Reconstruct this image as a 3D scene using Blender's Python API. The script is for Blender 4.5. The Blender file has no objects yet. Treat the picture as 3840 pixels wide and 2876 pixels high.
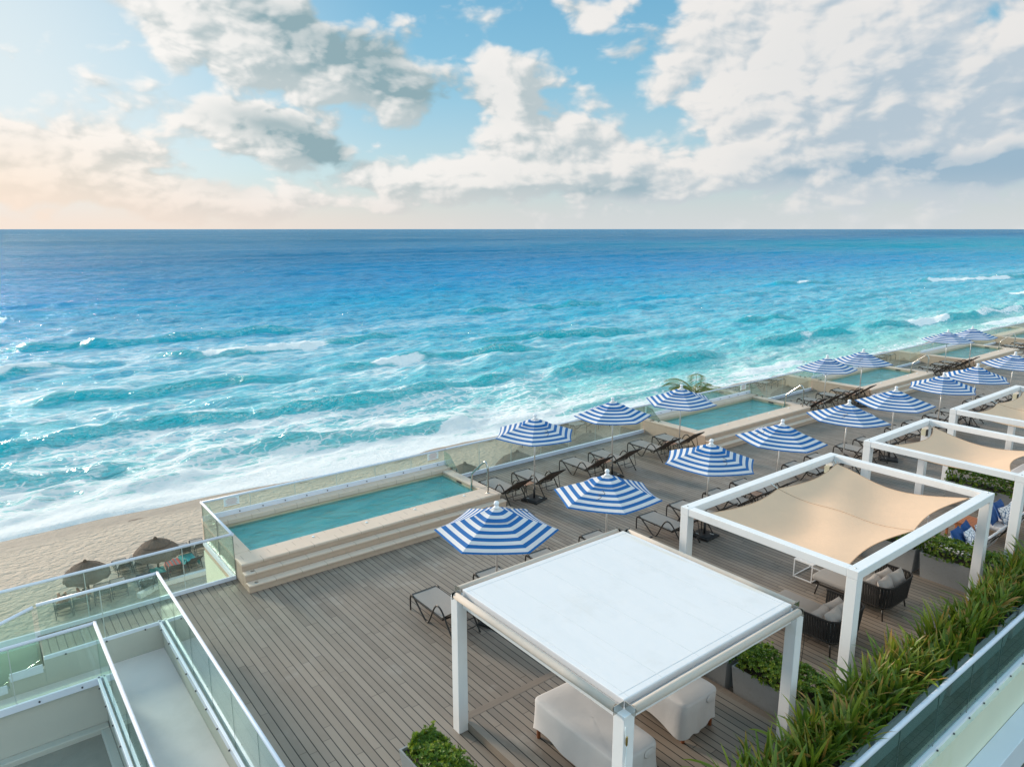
import bpy, math, random
import numpy as np
from mathutils import Vector, Matrix, noise as mnoise
random.seed(7); rng = np.random.default_rng(5)
C = bpy.context.scene.collection
PI = math.pi
SC = bpy.context.scene
BEACH = -9.0
SEA = -9.25

# ---------------------------------------------------------------- node helpers
class NT:
    def __init__(s, tree): s.t = tree; s.n = tree.nodes; s.l = tree.links
    def node(s, typ, **kw):
        nd = s.n.new(typ)
        for k, v in kw.items(): setattr(nd, k, v)
        return nd
    def link(s, a, b): s.l.new(a, b)
    def put(s, sock, v):
        if v is None: return
        if isinstance(v, bpy.types.NodeSocket): s.l.new(v, sock)
        else: sock.default_value = v
    def m(s, op, a, b=None, c=None, clamp=False):
        nd = s.n.new('ShaderNodeMath'); nd.operation = op; nd.use_clamp = clamp
        for i, v in enumerate((a, b, c)):
            if v is not None: s.put(nd.inputs[i], v)
        return nd.outputs[0]
    def add(s, a, b): return s.m('ADD', a, b)
    def sub(s, a, b): return s.m('SUBTRACT', a, b)
    def mul(s, a, b): return s.m('MULTIPLY', a, b)
    def step(s, v, a, b, lo=0.0, hi=1.0, kind='SMOOTHSTEP'):
        nd = s.n.new('ShaderNodeMapRange'); nd.interpolation_type = kind
        s.put(nd.inputs[0], v); nd.inputs[1].default_value = a; nd.inputs[2].default_value = b
        nd.inputs[3].default_value = lo; nd.inputs[4].default_value = hi
        return nd.outputs[0]
    def mix(s, f, a, b, mode='MIX'):
        nd = s.n.new('ShaderNodeMix'); nd.data_type = 'RGBA'; nd.blend_type = mode
        s.put(nd.inputs[0], f); s.put(nd.inputs[6], a); s.put(nd.inputs[7], b)
        return nd.outputs[2]
    def noise(s, vec, scale, detail=4, rough=.5, dist=0.0, out=0):
        nd = s.n.new('ShaderNodeTexNoise')
        if vec is not None: s.l.new(vec, nd.inputs['Vector'])
        nd.inputs['Scale'].default_value = scale; nd.inputs['Detail'].default_value = detail
        nd.inputs['Roughness'].default_value = rough; nd.inputs['Distortion'].default_value = dist
        return nd.outputs[out]
    def comb(s, x, y, z):
        nd = s.n.new('ShaderNodeCombineXYZ')
        for i, v in enumerate((x, y, z)): s.put(nd.inputs[i], v)
        return nd.outputs[0]
    def sep(s, v):
        nd = s.n.new('ShaderNodeSeparateXYZ'); s.l.new(v, nd.inputs[0]); return nd.outputs
    def coord(s, which='Object'):
        return s.n.new('ShaderNodeTexCoord').outputs[which]
    def mapv(s, vec, sc=(1, 1, 1), loc=(0, 0, 0), rot=(0, 0, 0)):
        nd = s.n.new('ShaderNodeMapping'); s.l.new(vec, nd.inputs[0])
        nd.inputs['Scale'].default_value = sc; nd.inputs['Location'].default_value = loc; nd.inputs['Rotation'].default_value = rot
        return nd.outputs[0]
    def ramp(s, f, stops):
        nd = s.n.new('ShaderNodeValToRGB'); s.put(nd.inputs[0], f)
        cr = nd.color_ramp
        while len(cr.elements) < len(stops): cr.elements.new(.5)
        for e, (p, c) in zip(cr.elements, stops): e.position = p; e.color = (*c, 1)
        return nd.outputs[0]
    def bump(s, h, strength=.3, dist=.05, normal=None):
        nd = s.n.new('ShaderNodeBump'); s.put(nd.inputs['Height'], h)
        s.put(nd.inputs['Strength'], strength); nd.inputs['Distance'].default_value = dist
        if normal is not None: s.l.new(normal, nd.inputs['Normal'])
        return nd.outputs[0]
    def attr(s, name):
        nd = s.n.new('ShaderNodeAttribute'); nd.attribute_name = name; return nd

def newmat(name):
    m = bpy.data.materials.new(name); m.use_nodes = True
    t = NT(m.node_tree); t.n.clear()
    out = t.n.new('ShaderNodeOutputMaterial')
    return m, t, out
def c4(c): return (c[0], c[1], c[2], 1)
def bsdf(t, out, color=None, rough=.5, metal=0, spec=.5, normal=None, **kw):
    b = t.n.new('ShaderNodeBsdfPrincipled')
    if color is not None: t.put(b.inputs['Base Color'], c4(color) if isinstance(color, tuple) else color)
    t.put(b.inputs['Roughness'], rough); b.inputs['Metallic'].default_value = metal
    b.inputs['Specular IOR Level'].default_value = spec
    if normal is not None: t.l.new(normal, b.inputs['Normal'])
    if out is not None: t.l.new(b.outputs[0], out.inputs[0])
    return b
MATS = {}
def simple(name, col, rough=.5, metal=0, var=.12, scale=6, bump=0, bscale=60, spec=.5, dirt=None):
    """a plain surface with a little uneven colour, gloss and relief"""
    m, t, out = newmat(name)
    co = t.coord()
    n = t.noise(co, scale, 5, .6)
    a = tuple(max(0, x * (1 - var)) for x in col); b = tuple(min(1, x * (1 + var)) for x in col)
    c = t.mix(n, c4(a), c4(b))
    if dirt:
        d = t.step(t.noise(co, scale * .4, 8, .7), .5, .72)
        c = t.mix(t.mul(d, .5), c, c4(dirt))
    nr = None
    if bump: nr = t.bump(t.noise(co, bscale, 4, .6), bump, .01)
    r = t.step(n, .3, .7, rough * .85, min(1, rough * 1.15), 'LINEAR')
    bsdf(t, out, c, r, metal, spec, nr)
    MATS[name] = m
    return m
white_paint = simple('white_paint', (.75, .745, .76), .45, var=.04, scale=2, bump=.15, bscale=25, dirt=(.6, .58, .53))
rail_paint = simple('rail_paint', (.66, .70, .80), .35, var=.04, scale=3)
steel = simple('steel', (.55, .53, .5), .22, 1, .05)
bolt_m = simple('bolt_metal', (.06, .06, .07), .4, .6)
black_metal = simple('black_metal', (.022, .018, .016), .38, .1, .3)
black_plastic = simple('black_plastic', (.02, .02, .022), .5, 0, .25)
pole_m = simple('pole_metal', (.62, .58, .55), .3, .6, .05)
fin_white = simple('finial_white', (.75, .76, .8), .4, 0, .03)
rubber = simple('rubber', (.02, .02, .02), .7)
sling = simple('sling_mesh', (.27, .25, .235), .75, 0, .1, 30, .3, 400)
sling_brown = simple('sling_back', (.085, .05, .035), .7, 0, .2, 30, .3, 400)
wood_tab = simple('table_wood', (.30, .17, .11), .5, 0, .3, 12)
teak = None
cushion = simple('cushion_grey', (.27, .262, .26), .9, 0, .07, 8, .25, 300)
pillow_m = simple('pillow_grey', (.36, .345, .34), .9, 0, .08, 8, .3, 200)
pillow_blue = simple('pillow_blue', (.012, .07, .24), .85, 0, .15, 8, .3, 200)
rope = simple('rope_black', (.012, .012, .013), .8, 0, .3, 40)
cover_m = simple('cover_cloth', (.45, .44, .445), .85, 0, .07, 3, .7, 5)
leg_wood = simple('leg_wood', (.32, .10, .035), .5, 0, .25, 12)
plant_conc = simple('planter_concrete', (.26, .27, .28), .8, 0, .12, 25, .4, 160, dirt=(.2, .2, .19))
soil = simple('soil', (.035, .024, .018), .95, 0, .5, 30, .8, 50)
trunk_m = simple('bark', (.16, .11, .08), .9, 0, .3, 10, .6, 40)
sofa_cloth = simple('sofa_cloth', (.62, .62, .66), .9, 0, .08, 5, .3, 60)
conc_floor = simple('concrete_floor', (.67, .61, .59), .8, 0, .10, 1.1, .35, 60, dirt=(.54, .49, .47))
stucco = simple('stucco_wall', (.47, .475, .43), .85, 0, .05, 1.5, .35, 45, dirt=(.42, .44, .41))
stucco_pale = simple('stucco_pale', (.64, .68, .55), .8, 0, .05, 1.2, .25, 45, dirt=(.52, .58, .38))
ledge_m = simple('ledge_paint', (.60, .67, .74), .6, 0, .05, 1.5, .2, 40)
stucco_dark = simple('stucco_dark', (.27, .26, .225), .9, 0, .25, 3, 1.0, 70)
skin_m = simple('skin', (.36, .17, .10), .6, 0, .1)
hair_m = simple('hair', (.03, .02, .012), .7, 0, .2)
swim_m = simple('swimwear', (.5, .1, .08), .8)
towel_teal = simple('towel_teal', (.02, .34, .36), .95, 0, .15, 20, .5, 200)
label_m = simple('sign_white', (.74, .80, .82), .4, 0, .02)
print_m = simple('sign_print', (.62, .42, .40), .5)
print_o = simple('sign_orange', (.62, .45, .3), .5)
dark_glass = simple('dark_window', (.10, .11, .12), .25, 0, .2, 8, .6, 120)
pave = None

def mk_cloth(name, col, trans=.35, var=.05, sc=40):
    m, t, out = newmat(name)
    co = t.coord(); n = t.noise(co, 3, 5, .6); w = t.noise(co, sc * 8, 2)
    c = t.mix(n, c4(tuple(x * (1 - var) for x in col)), c4(tuple(min(1, x * (1 + var)) for x in col)))
    oi = t.n.new('ShaderNodeObjectInfo'); c = t.mix(t.mul(oi.outputs['Random'], .07), c, (.42, .44, .46, 1))
    nr = t.bump(w, .15, .004, t.bump(t.noise(co, 7, 5, .6, .8), .3, .03))
    b = bsdf(t, None, c, .8, 0, .3, nr)
    tr = t.n.new('ShaderNodeBsdfTranslucent'); t.put(tr.inputs[0], c)
    mx = t.n.new('ShaderNodeMixShader'); mx.inputs[0].default_value = trans
    t.l.new(b.outputs[0], mx.inputs[1]); t.l.new(tr.outputs[0], mx.inputs[2]); t.l.new(mx.outputs[0], out.inputs[0])
    return m
cl_blue = mk_cloth('canvas_blue', (.0, .135, .43), .3)
cl_white = mk_cloth('canvas_white', (.78, .77, .80), .3)
sail_m = mk_cloth('sail_cloth', (.88, .60, .41), .25)
roller_m = mk_cloth('roller_cloth', (.56, .49, .43), .1)

def mk_glass(name, tint, film, filmcol=(.75, .86, .80), refl=.7):
    m, t, out = newmat(name)
    tr = t.n.new('ShaderNodeBsdfTransparent'); tr.inputs[0].default_value = c4(tint)
    gl = t.n.new('ShaderNodeBsdfGlossy'); gl.inputs['Roughness'].default_value = .02; gl.inputs[0].default_value = (.9, 1, .97, 1)
    fr = t.n.new('ShaderNodeFresnel'); fr.inputs[0].default_value = 1.5
    df = t.n.new('ShaderNodeBsdfDiffuse'); df.inputs[0].default_value = c4(filmcol)
    co = t.coord()
    f = t.step(t.noise(t.mapv(co, (1, 1, .35)), 2.2, 7, .65), .3, .75, film * .45, film * 1.6)
    m1 = t.n.new('ShaderNodeMixShader'); t.put(m1.inputs[0], f)
    t.l.new(tr.outputs[0], m1.inputs[1]); t.l.new(df.outputs[0], m1.inputs[2])
    m2 = t.n.new('ShaderNodeMixShader'); t.put(m2.inputs[0], t.mul(fr.outputs[0], refl))
    t.l.new(m1.outputs[0], m2.inputs[1]); t.l.new(gl.outputs[0], m2.inputs[2]); t.l.new(m2.outputs[0], out.inputs[0])
    return m
glass_m = mk_glass('railing_glass', (.885, .948, .928), .04)
glass_dk = mk_glass('parapet_glass', (.80, .93, .92), .07, (.16, .36, .35), .25)
glass_edge = simple('glass_edge', (.045, .09, .08), .3)
joint_m = simple('joint_sealant', (.42, .48, .45), .5)

# ---------------------------------------------------------------- mesh helper
class MB:
    def __init__(s): s.v = []; s.f = []; s.m = []; s.sm = []
    def addf(s, f, m=0, sm=False): s.f.append(tuple(f)); s.m.append(m); s.sm.append(sm)
    def box(s, x0, x1, y0, y1, z0, z1, m=0, M=None):
        n = len(s.v)
        P = [(x, y, z) for z in (z0, z1) for y in (y0, y1) for x in (x0, x1)]
        if M is not None: P = [tuple(M @ Vector(p)) for p in P]
        s.v += P
        for q in ((0, 2, 3, 1), (4, 5, 7, 6), (0, 1, 5, 4), (2, 6, 7, 3), (0, 4, 6, 2), (1, 3, 7, 5)): s.addf([n + i for i in q], m)
        return s
    def beam(s, a, b, w, h, m=0):
        """box bar from a to b, w wide across, h high"""
        a = Vector(a); b = Vector(b); d = (b - a); L = d.length; d.normalize()
        up = Vector((0, 0, 1)) if abs(d.z) < .95 else Vector((0, 1, 0))
        sd = d.cross(up).normalized(); up = sd.cross(d)
        M = Matrix((( d.x, sd.x, up.x, a.x), (d.y, sd.y, up.y, a.y), (d.z, sd.z, up.z, a.z), (0, 0, 0, 1)))
        return s.box(0, L, -w / 2, w / 2, -h / 2, h / 2, m, M)
    def tube(s, pts, r, n=8, m=0, cap=True, flat=1.0):
        P = [Vector(p) for p in pts]; k = len(P)
        if not hasattr(r, '__len__'): r = [r] * k
        T = [(P[min(i + 1, k - 1)] - P[max(i - 1, 0)]).normalized() for i in range(k)]
        ref = Vector((0, 0, 1)) if abs(T[0].z) < .9 else Vector((1, 0, 0))
        u = T[0].cross(ref).normalized(); base = len(s.v)
        for i in range(k):
            u = (u - T[i] * u.dot(T[i])); u.normalize(); w = T[i].cross(u)
            for j in range(n):
                a = 2 * PI * j / n
                s.v.append(tuple(P[i] + (u * math.cos(a) + w * math.sin(a) * flat) * r[i]))
        for i in range(k - 1):
            for j in range(n):
                a = base + i * n + j; b = base + i * n + (j + 1) % n
                s.addf((a, b, b + n, a + n), m, True)
        if cap:
            s.addf([base + j for j in range(n)][::-1], m); s.addf([base + (k - 1) * n + j for j in range(n)], m)
        return s
    def lathe(s, prof, n=16, m=0, c=(0, 0, 0), sm=True):
        base = len(s.v)
        for r, z in prof:
            for j in range(n):
                a = 2 * PI * j / n; s.v.append((c[0] + r * math.cos(a), c[1] + r * math.sin(a), c[2] + z))
        for i in range(len(prof) - 1):
            for j in range(n):
                a = base + i * n + j; b = base + i * n + (j + 1) % n
                s.addf((a, b, b + n, a + n), m, sm)
        s.addf([base + j for j in range(n)][::-1], m); s.addf([base + (len(prof) - 1) * n + j for j in range(n)], m)
        return s
    def grid(s, fn, nu, nv, m=0, sm=True, matf=None):
        base = len(s.v)
        for j in range(nv + 1):
            for i in range(nu + 1): s.v.append(tuple(fn(i / nu, j / nv)))
        for j in range(nv):
            for i in range(nu):
                a = base + j * (nu + 1) + i
                s.addf((a, a + 1, a + nu + 2, a + nu + 1), matf(i, j) if matf else m, sm)
        return s
    def poly(s, pts, m=0):
        n = len(s.v); s.v += [tuple(p) for p in pts]; s.addf(range(n, n + len(pts)), m); return s
    def extr(s, pts, vec, m=0):
        """prism: polygon pts pushed along vec"""
        n = len(s.v); k = len(pts); v = Vector(vec)
        s.v += [tuple(p) for p in pts] + [tuple(Vector(p) + v) for p in pts]
        s.addf(list(range(n, n + k))[::-1], m); s.addf(range(n + k, n + 2 * k), m)
        for i in range(k):
            j = (i + 1) % k; s.addf((n + i, n + j, n + k + j, n + k + i), m)
        return s
    def build(s, name, mats, parent=None, loc=None, bevel=0, smooth=False, recalc=False):
        me = bpy.data.meshes.new(name); me.from_pydata(s.v, [], s.f)
        if not isinstance(mats, (list, tuple)): mats = [mats]
        for m in mats: me.materials.append(m)
        me.polygons.foreach_set('material_index', s.m)
        me.polygons.foreach_set('use_smooth', [True] * len(s.f) if smooth else s.sm)
        me.update()
        o = bpy.data.objects.new(name, me); C.objects.link(o)
        if parent is not None: o.parent = parent
        if loc is not None: o.location = loc
        if bevel:
            b = o.modifiers.new('edge', 'BEVEL'); b.width = bevel; b.segments = 2; b.limit_method = 'ANGLE'; b.angle_limit = .6
        return o
def tag(o, label, cat, group=None):
    o['label'] = label; o['category'] = cat
    if group: o['group'] = group
    return o
def setting(o, kind='structure'): o['kind'] = kind; return o
def thing(name, label, cat, loc=(0, 0, 0), rotz=0, group=None):
    o = bpy.data.objects.new(name, None); C.objects.link(o); o.empty_display_size = .2
    o.location = loc; o.rotation_euler = (0, 0, rotz)
    return tag(o, label, cat, group)
def dup(root, loc, rotz, label, group=None, tilt=None):
    r = root.copy(); C.objects.link(r); r.location = loc; r.rotation_euler = (tilt[0] if tilt else 0, tilt[1] if tilt else 0, rotz)
    r['label'] = label
    if group: r['group'] = group
    for ch in root.children:
        c = ch.copy(); C.objects.link(c); c.parent = r
        for g in ch.children:
            d = g.copy(); C.objects.link(d); d.parent = c
    return r
def arc(cx, cy, r, a0, a1, n):
    return [(cx + r * math.cos(a0 + (a1 - a0) * i / n), cy + r * math.sin(a0 + (a1 - a0) * i / n)) for i in range(n + 1)]
def smoothpath(pts, n=4):
    """Catmull-Rom through pts"""
    P = [Vector(p) for p in pts]; out = []
    for i in range(len(P) - 1):
        p0 = P[max(i - 1, 0)]; p1 = P[i]; p2 = P[i + 1]; p3 = P[min(i + 2, len(P) - 1)]
        for k in range(n):
            t = k / n
            out.append(.5 * ((2 * p1) + (p2 - p0) * t + (2 * p0 - 5 * p1 + 4 * p2 - p3) * t * t + (3 * p1 - p0 - 3 * p2 + p3) * t ** 3))
    out.append(P[-1]); return [tuple(p) for p in out]
# ---------------------------------------------------------------- camera
F_PX, W_PX = 1555.0, 2212.0
pitch = math.atan(333.5 / F_PX); head = math.radians(51.9)
cam = bpy.data.cameras.new('camera'); cam.sensor_width = 36; cam.lens = 36 * F_PX / W_PX
cam.clip_end = 60000; cam.clip_start = .1
co_ = bpy.data.objects.new('camera', cam); C.objects.link(co_)
co_.location = (0, 0, 8); co_.rotation_euler = (PI / 2 - pitch, 0, head - PI / 2)
SC.camera = co_

# ---------------------------------------------------------------- sun and sky
SUN_AZ, SUN_EL = 107.0, 17.0
sun = bpy.data.lights.new('sun', 'SUN'); sun.energy = 2.9; sun.angle = math.radians(11); sun.color = (1, .86, .70)
so = bpy.data.objects.new('sun', sun); C.objects.link(so)
a, e = math.radians(SUN_AZ), math.radians(SUN_EL)
sd = Vector((math.cos(a) * math.cos(e), math.sin(a) * math.cos(e), math.sin(e)))
so.rotation_euler = sd.to_track_quat('Z', 'Y').to_euler()

w = bpy.data.worlds.new('World'); SC.world = w; w.use_nodes = True
t = NT(w.node_tree); t.n.clear()
out = t.n.new('ShaderNodeOutputWorld'); bg = t.n.new('ShaderNodeBackground'); t.l.new(bg.outputs[0], out.inputs[0])
STR = .1; VIS = .60; bg.inputs[1].default_value = STR
sky = t.n.new('ShaderNodeTexSky'); sky.sky_type = 'NISHITA'; sky.sun_disc = False
sky.sun_elevation = math.radians(SUN_EL); sky.sun_rotation = math.radians(90 - SUN_AZ)
sky.air_density = 1.0; sky.dust_density = .6; sky.ozone_density = 2.0
d = t.coord('Generated'); X, Y, Z = t.sep(d)
AZ = t.mul(t.m('ARCTAN2', Y, X), 180 / PI); EL = t.mul(t.m('ARCSINE', Z), 180 / PI)
# the sky away from the frame keeps the same clouds' look: one field over azimuth and elevation
def field(az, el, detail):
    P = t.comb(t.mul(az, .12), t.mul(el, .20), 0.0)
    n1 = t.noise(P, 1.0, 6, .57, .25)
    vo = t.n.new('ShaderNodeTexVoronoi'); vo.feature = 'SMOOTH_F1'; vo.voronoi_dimensions = '2D'; vo.normalize = True
    Pw = t.n.new('ShaderNodeVectorMath'); Pw.operation = 'MULTIPLY_ADD'; t.l.new(t.noise(P, 2.2, 2, .5, 0, 1), Pw.inputs[0]); Pw.inputs[1].default_value = (.35, .35, 0); t.l.new(P, Pw.inputs[2])
    t.l.new(Pw.outputs[0], vo.inputs['Vector']); vo.inputs['Scale'].default_value = 2.1; vo.inputs['Detail'].default_value = 3; vo.inputs['Roughness'].default_value = .48; vo.inputs['Smoothness'].default_value = .35
    puff = t.sub(1.0, vo.outputs['Distance'])
    return t.add(t.mul(n1, .55), t.mul(t.sub(puff, .12), .55))
# placed masses: (az, el, half-width az, half-height el, slope d el / d az, weight)
BL = [(70, 12.9, 11, 3.5, .27, 1.35), (61.5, 10.2, 4.6, 2.1, .25, 1.1), (69.0, 6.3, 6.6, 1.7, .22, 1.25), 
      (52.5, 9.2, 2.9, 3.8, .7, 1.1), (49, 6.5, 4.0, 2.2, .35, 1.0), (49, 4.2, 11, 2.6, -.05, 1.1), (60, 3.4, 7, 1.8, .1, .8), (41.5, 3.2, 4.2, 1.6, -.1, .9),
      (28, 9.6, 11.6, 7.2, .12, 1.7), (21, 4.9, 11, 2.6, -.1, 1.45), (33, 14.6, 8, 3.4, 0, .8), (15, 12, 8, 6, 0, 1.1), (33, 5.0, 8, 2.6, .1, 1.1),
      (84, 3.8, 9, 2.9, .1, 1.1), (77, 2.4, 8, 1.8, .05, 1.0), (88, 6.5, 5, 2.0, .1, .7), (45.5, 5.2, 1.9, 1.1, 0, .8),
      (45, 14.9, 3.6, 1.2, -.2, .7), (66, 1.9, 16, 1.1, 0, .5), (60, 34, 30, 9, .1, 1.2), (20, 38, 28, 10, -.1, 1.2), (110, 28, 24, 9, .1, 1.0), (-40, 34, 40, 12, 0, 1.1), (150, 30, 30, 12, 0, 1.1), (-110, 34, 50, 12, 0, 1.1)]
DK = [(63, 11.9, 7.0, 2.0, .33, 1.3), (68.3, 6.0, 5.6, 1.1, .22, 1.35), (21, 3.9, 11, 1.2, .02, 1.1), (16, 7, 3.0, 2.6, 0, .6), (44, 2.6, 4, .8, -.05, .7), (73, 2.8, 3.6, .8, .1, .5)]
def cover(az, el, LST=None):
    tot = None
    for (ca, ce, ra, re, sl, wt) in (LST or BL):
        da = t.sub(az, ca)
        de = t.m('MULTIPLY_ADD', da, -sl, t.sub(el, ce))
        u = t.mul(da, 1 / ra); v = t.mul(de, 1 / re)
        q = t.add(t.mul(u, u), t.mul(v, v))
        g = t.mul(t.m('EXPONENT', t.mul(q, -1.1)), wt)
        tot = g if tot is None else t.m('SMOOTH_MAX', tot, g, .25)
    return tot
wob = t.noise(t.comb(t.mul(AZ, .16), t.mul(EL, .28), 3.0), 1.0, 3, .5, 0, 1)
wx, wy, wz = t.sep(wob)
AZw = t.m('MULTIPLY_ADD', t.sub(wx, .5), 6.0, AZ); ELw = t.m('MULTIPLY_ADD', t.sub(wy, .5), 3.0, EL)
C0 = cover(AZw, ELw); C1 = cover(t.add(AZw, 2.2), t.add(ELw, 1.3))
N0 = field(AZ, EL, 9); N1 = field(t.add(AZ, .9), t.add(EL, .55), 9)
D0 = t.add(C0, t.mul(t.sub(N0, .53), 2.3)); D1 = t.add(C1, t.mul(t.sub(N1, .53), 2.3))
alpha = t.step(D0, .38, .70)
N2 = field(t.add(AZ, .35), t.add(EL, .25), 9); dark = cover(t.m('MULTIPLY_ADD', t.sub(wx, .5), 3.0, AZw), t.m('MULTIPLY_ADD', t.sub(N0, .5), -3.0, ELw), DK)
lit = t.step(t.add(t.sub(D0, D1), t.mul(t.sub(N0, N2), 3.0)), -.42, .42)              # 1 where the cloud faces the sun on the left
thick = t.step(D0, .7, 1.7)
# colours in linear light, divided by the background strength
def k(c): return (c[0] / STR * VIS, c[1] / STR * VIS, c[2] / STR * VIS, 1)
leftness = t.step(AZ, 20, 88)
white = t.mix(leftness, k((.86, .83, .80)), k((.98, .95, .91)))
shade = t.mix(t.step(AZ, 22, 60), k((.33, .47, .59)), k((.28, .41, .45)))
lt = t.m('SUBTRACT', t.add(t.mul(lit, .64), .42), t.add(t.mul(thick, .10), t.mul(dark, t.step(N0, .3, .66, 1.15, .6))), clamp=True)
ccol = t.mix(lt, shade, white)
warm = t.mul(t.step(AZ, 66, 92), t.step(EL, 9.5, 1.0))
ccol = t.mix(t.mul(warm, .95), ccol, k((1.02, .83, .66)))
# clear air
skyc = t.mix(1.0, sky.outputs[0], (.5, .66, .74, 1), 'MULTIPLY')
air = t.ramp(t.step(EL, 0, 24, 0, 1, 'LINEAR'), [(0, (.60, .66, .70)), (.18, (.56, .72, .78)), (.45, (.28, .59, .76)), (.8, (.15, .45, .68)), (1, (.10, .36, .62))])
air = t.mix(1.0, air, (VIS / STR, VIS / STR, VIS / STR, 1), 'MULTIPLY')
base = t.mix(.72, skyc, air)
base = t.mix(t.mul(t.step(AZ, 58, 90), t.step(EL, 40, 8, 0, .9)), base, k((.80, .87, .89)))
col = t.mix(t.mul(alpha, .96), base, ccol)
hz = t.step(EL, 4.2, -.3, 0, .86)                          # pale air along the horizon
hcol = t.mix(t.step(AZ, 40, 88), k((.68, .71, .72)), k((.95, .78, .66)))
col = t.mix(hz, col, hcol)
up = t.step(EL, 17, 45, 1, 2.1)                              # high sky, behind the viewer: only lights the place
col = t.mix(1.0, col, t.comb(t.mul(up, t.step(EL, 17, 45, 1, 1.12)), up, t.mul(up, t.step(EL, 17, 45, 1, .84))), 'MULTIPLY')
bk_ = t.mul(t.step(Y, 0, -.6, 0, .75), t.step(EL, 50, 15)); col = t.mix(bk_, col, t.mix(1.0, col, (2.3, 2.2, 2.0, 1), 'MULTIPLY'))
low = t.step(Z, -.02, -.001)
col = t.mix(low, k((.30, .42, .48)), col)
t.l.new(col, bg.inputs[0])
w.cycles.sampling_method = 'MANUAL'; w.cycles.sample_map_resolution = 512

SC.view_settings.view_transform = 'Standard'; SC.view_settings.look = 'None'; SC.view_settings.gamma = 1; SC.view_settings.exposure = .74
SC.render.engine = 'CYCLES'
SC.cycles.use_denoising = True
SC.cycles.max_bounces = 7; SC.cycles.diffuse_bounces = 3; SC.cycles.glossy_bounces = 3; SC.cycles.transparent_max_bounces = 28
SC.cycles.sample_clamp_indirect = 6
SC.cycles.use_adaptive_sampling = True; SC.cycles.adaptive_threshold = .01
# ---------------------------------------------------------------- the sea
def series(mid0, mid1, s, lim, gr):
    a = list(np.arange(mid0, mid1, s)); st = s; x = a[-1]; r = []
    while x < lim[1]: st *= gr if x < 500 else 1.09; x += st; r.append(x)
    st = s; x = a[0]; l = []
    while x > lim[0]: st *= gr if x > -400 else 1.09; x -= st; l.append(x)
    return np.array(l[::-1] + a + r)
xs = series(-14, 60, .33, (-45000, 45000), 1.0085)
ys = series(42, 44, .17, (42, 45000), 1.0058)
ys = ys[ys >= 42]
GX, GY = np.meshgrid(xs, ys)
Hh = np.zeros_like(GX); FO = np.zeros_like(GX); FA = np.zeros_like(GX)
CR = [  # crest line points (x, y), height, front width, back width
 ([(-20, 59.5), (1.3, 59.), (6.1, 58.3), (11.2, 57.7), (14.5, 57.9)], .95, .9, 2.6),
 ([(10.5, 55.2), (13.7, 57.0), (17.5, 56.3), (21.4, 55.5), (32.7, 52.2), (41, 51)], .85, .9, 2.4),
 ([(-22, 67), (1.8, 68), (7.3, 68.7), (12.9, 68.9), (19.4, 66.9), (31.3, 64.4), (44.2, 65.3), (51, 65.6), (56, 66)], 1.0, 1.0, 3.4),
 ([(-20, 83), (2.7, 84.4), (8.6, 84.7), (14.8, 83.2), (21.6, 82.3), (33, 80.6), (36, 80.5)], .9, 1.1, 4),
 ([(-20, 101), (3.8, 102.7), (10.5, 105.8), (17.8, 104.1), (20, 104)], 1.15, 1.1, 5),
 ([(18, 106.8), (20.5, 106.3), (25.7, 102.3), (33.2, 101.1), (45.8, 101.9), (55.6, 103.2), (60, 103)], 1.15, 1.1, 5),
 ([(2, 125), (19.2, 121.3), (23.8, 122), (39.2, 121.1), (47.6, 119.9), (52, 120)], 1.1, 1.3, 6),
 ([(33, 84), (40.9, 82.9), (51, 82.5), (62, 79.8), (70, 79)], .95, 1.1, 4),
 ([(-6, 75.6), (2.2, 75.4), (7.3, 74.3), (10, 74)], .6, 1.0, 3),
 ([(53, 64), (57, 63.6), (65.1, 63.9), (71.4, 61), (78, 60), (88, 61)], 1.1, 1.0, 3.6),
 ([(90, 63), (92.2, 62.7), (103.3, 61.1), (115.1, 59.9), (124, 61)], 1.1, 1.0, 3.6),
 ([(124, 62.5), (136.9, 59), (152, 57), (183.8, 54.8), (220, 54)], 1.25, 1.2, 4),
 ([(112, 81), (118.9, 80.2), (126.3, 79), (134, 79)], 1.1, 1.2, 4),
 ([(200, 128), (210, 127.6), (223.8, 123.5), (235, 123)], 1.3, 1.5, 6),
 ([(250, 106), (255.9, 104.9), (297.9, 95), (330, 92)], 1.3, 1.5, 6),
 ([(80, 124), (96.6, 123.2), (115.2, 121), (126, 121)], 1.0, 1.4, 6),
 ([(60, 90), (69.8, 89), (75.4, 87.7), (85.9, 84.5), (95, 84)], .95, 1.1, 4),
 ([(36, 50.6), (43, 50), (50, 49.6), (60, 50.5), (72, 50.3)], .6, .6, 2.0),
]
r2 = random.Random(3)
for i in range(150):                                   # lesser swells between the named ones
    x = r2.uniform(-60, 420); y = r2.uniform(60, 190) if i < 70 else r2.uniform(120, 420); L = r2.uniform(22, 60) * (1 + y / 200)
    dy = r2.uniform(-2, 2)
    CR.append(([(x, y), (x + L / 2, y + r2.uniform(-1.2, 1.2)), (x + L, y + dy)], r2.uniform(.15, .46), 1.1 + y / 150, 3.5 + y / 50))
def wob1(x, seed, sc):
    return np.interp(x, np.arange(-60, 700, sc), np.random.default_rng(seed).normal(0, 1, len(np.arange(-60, 700, sc))))
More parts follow.
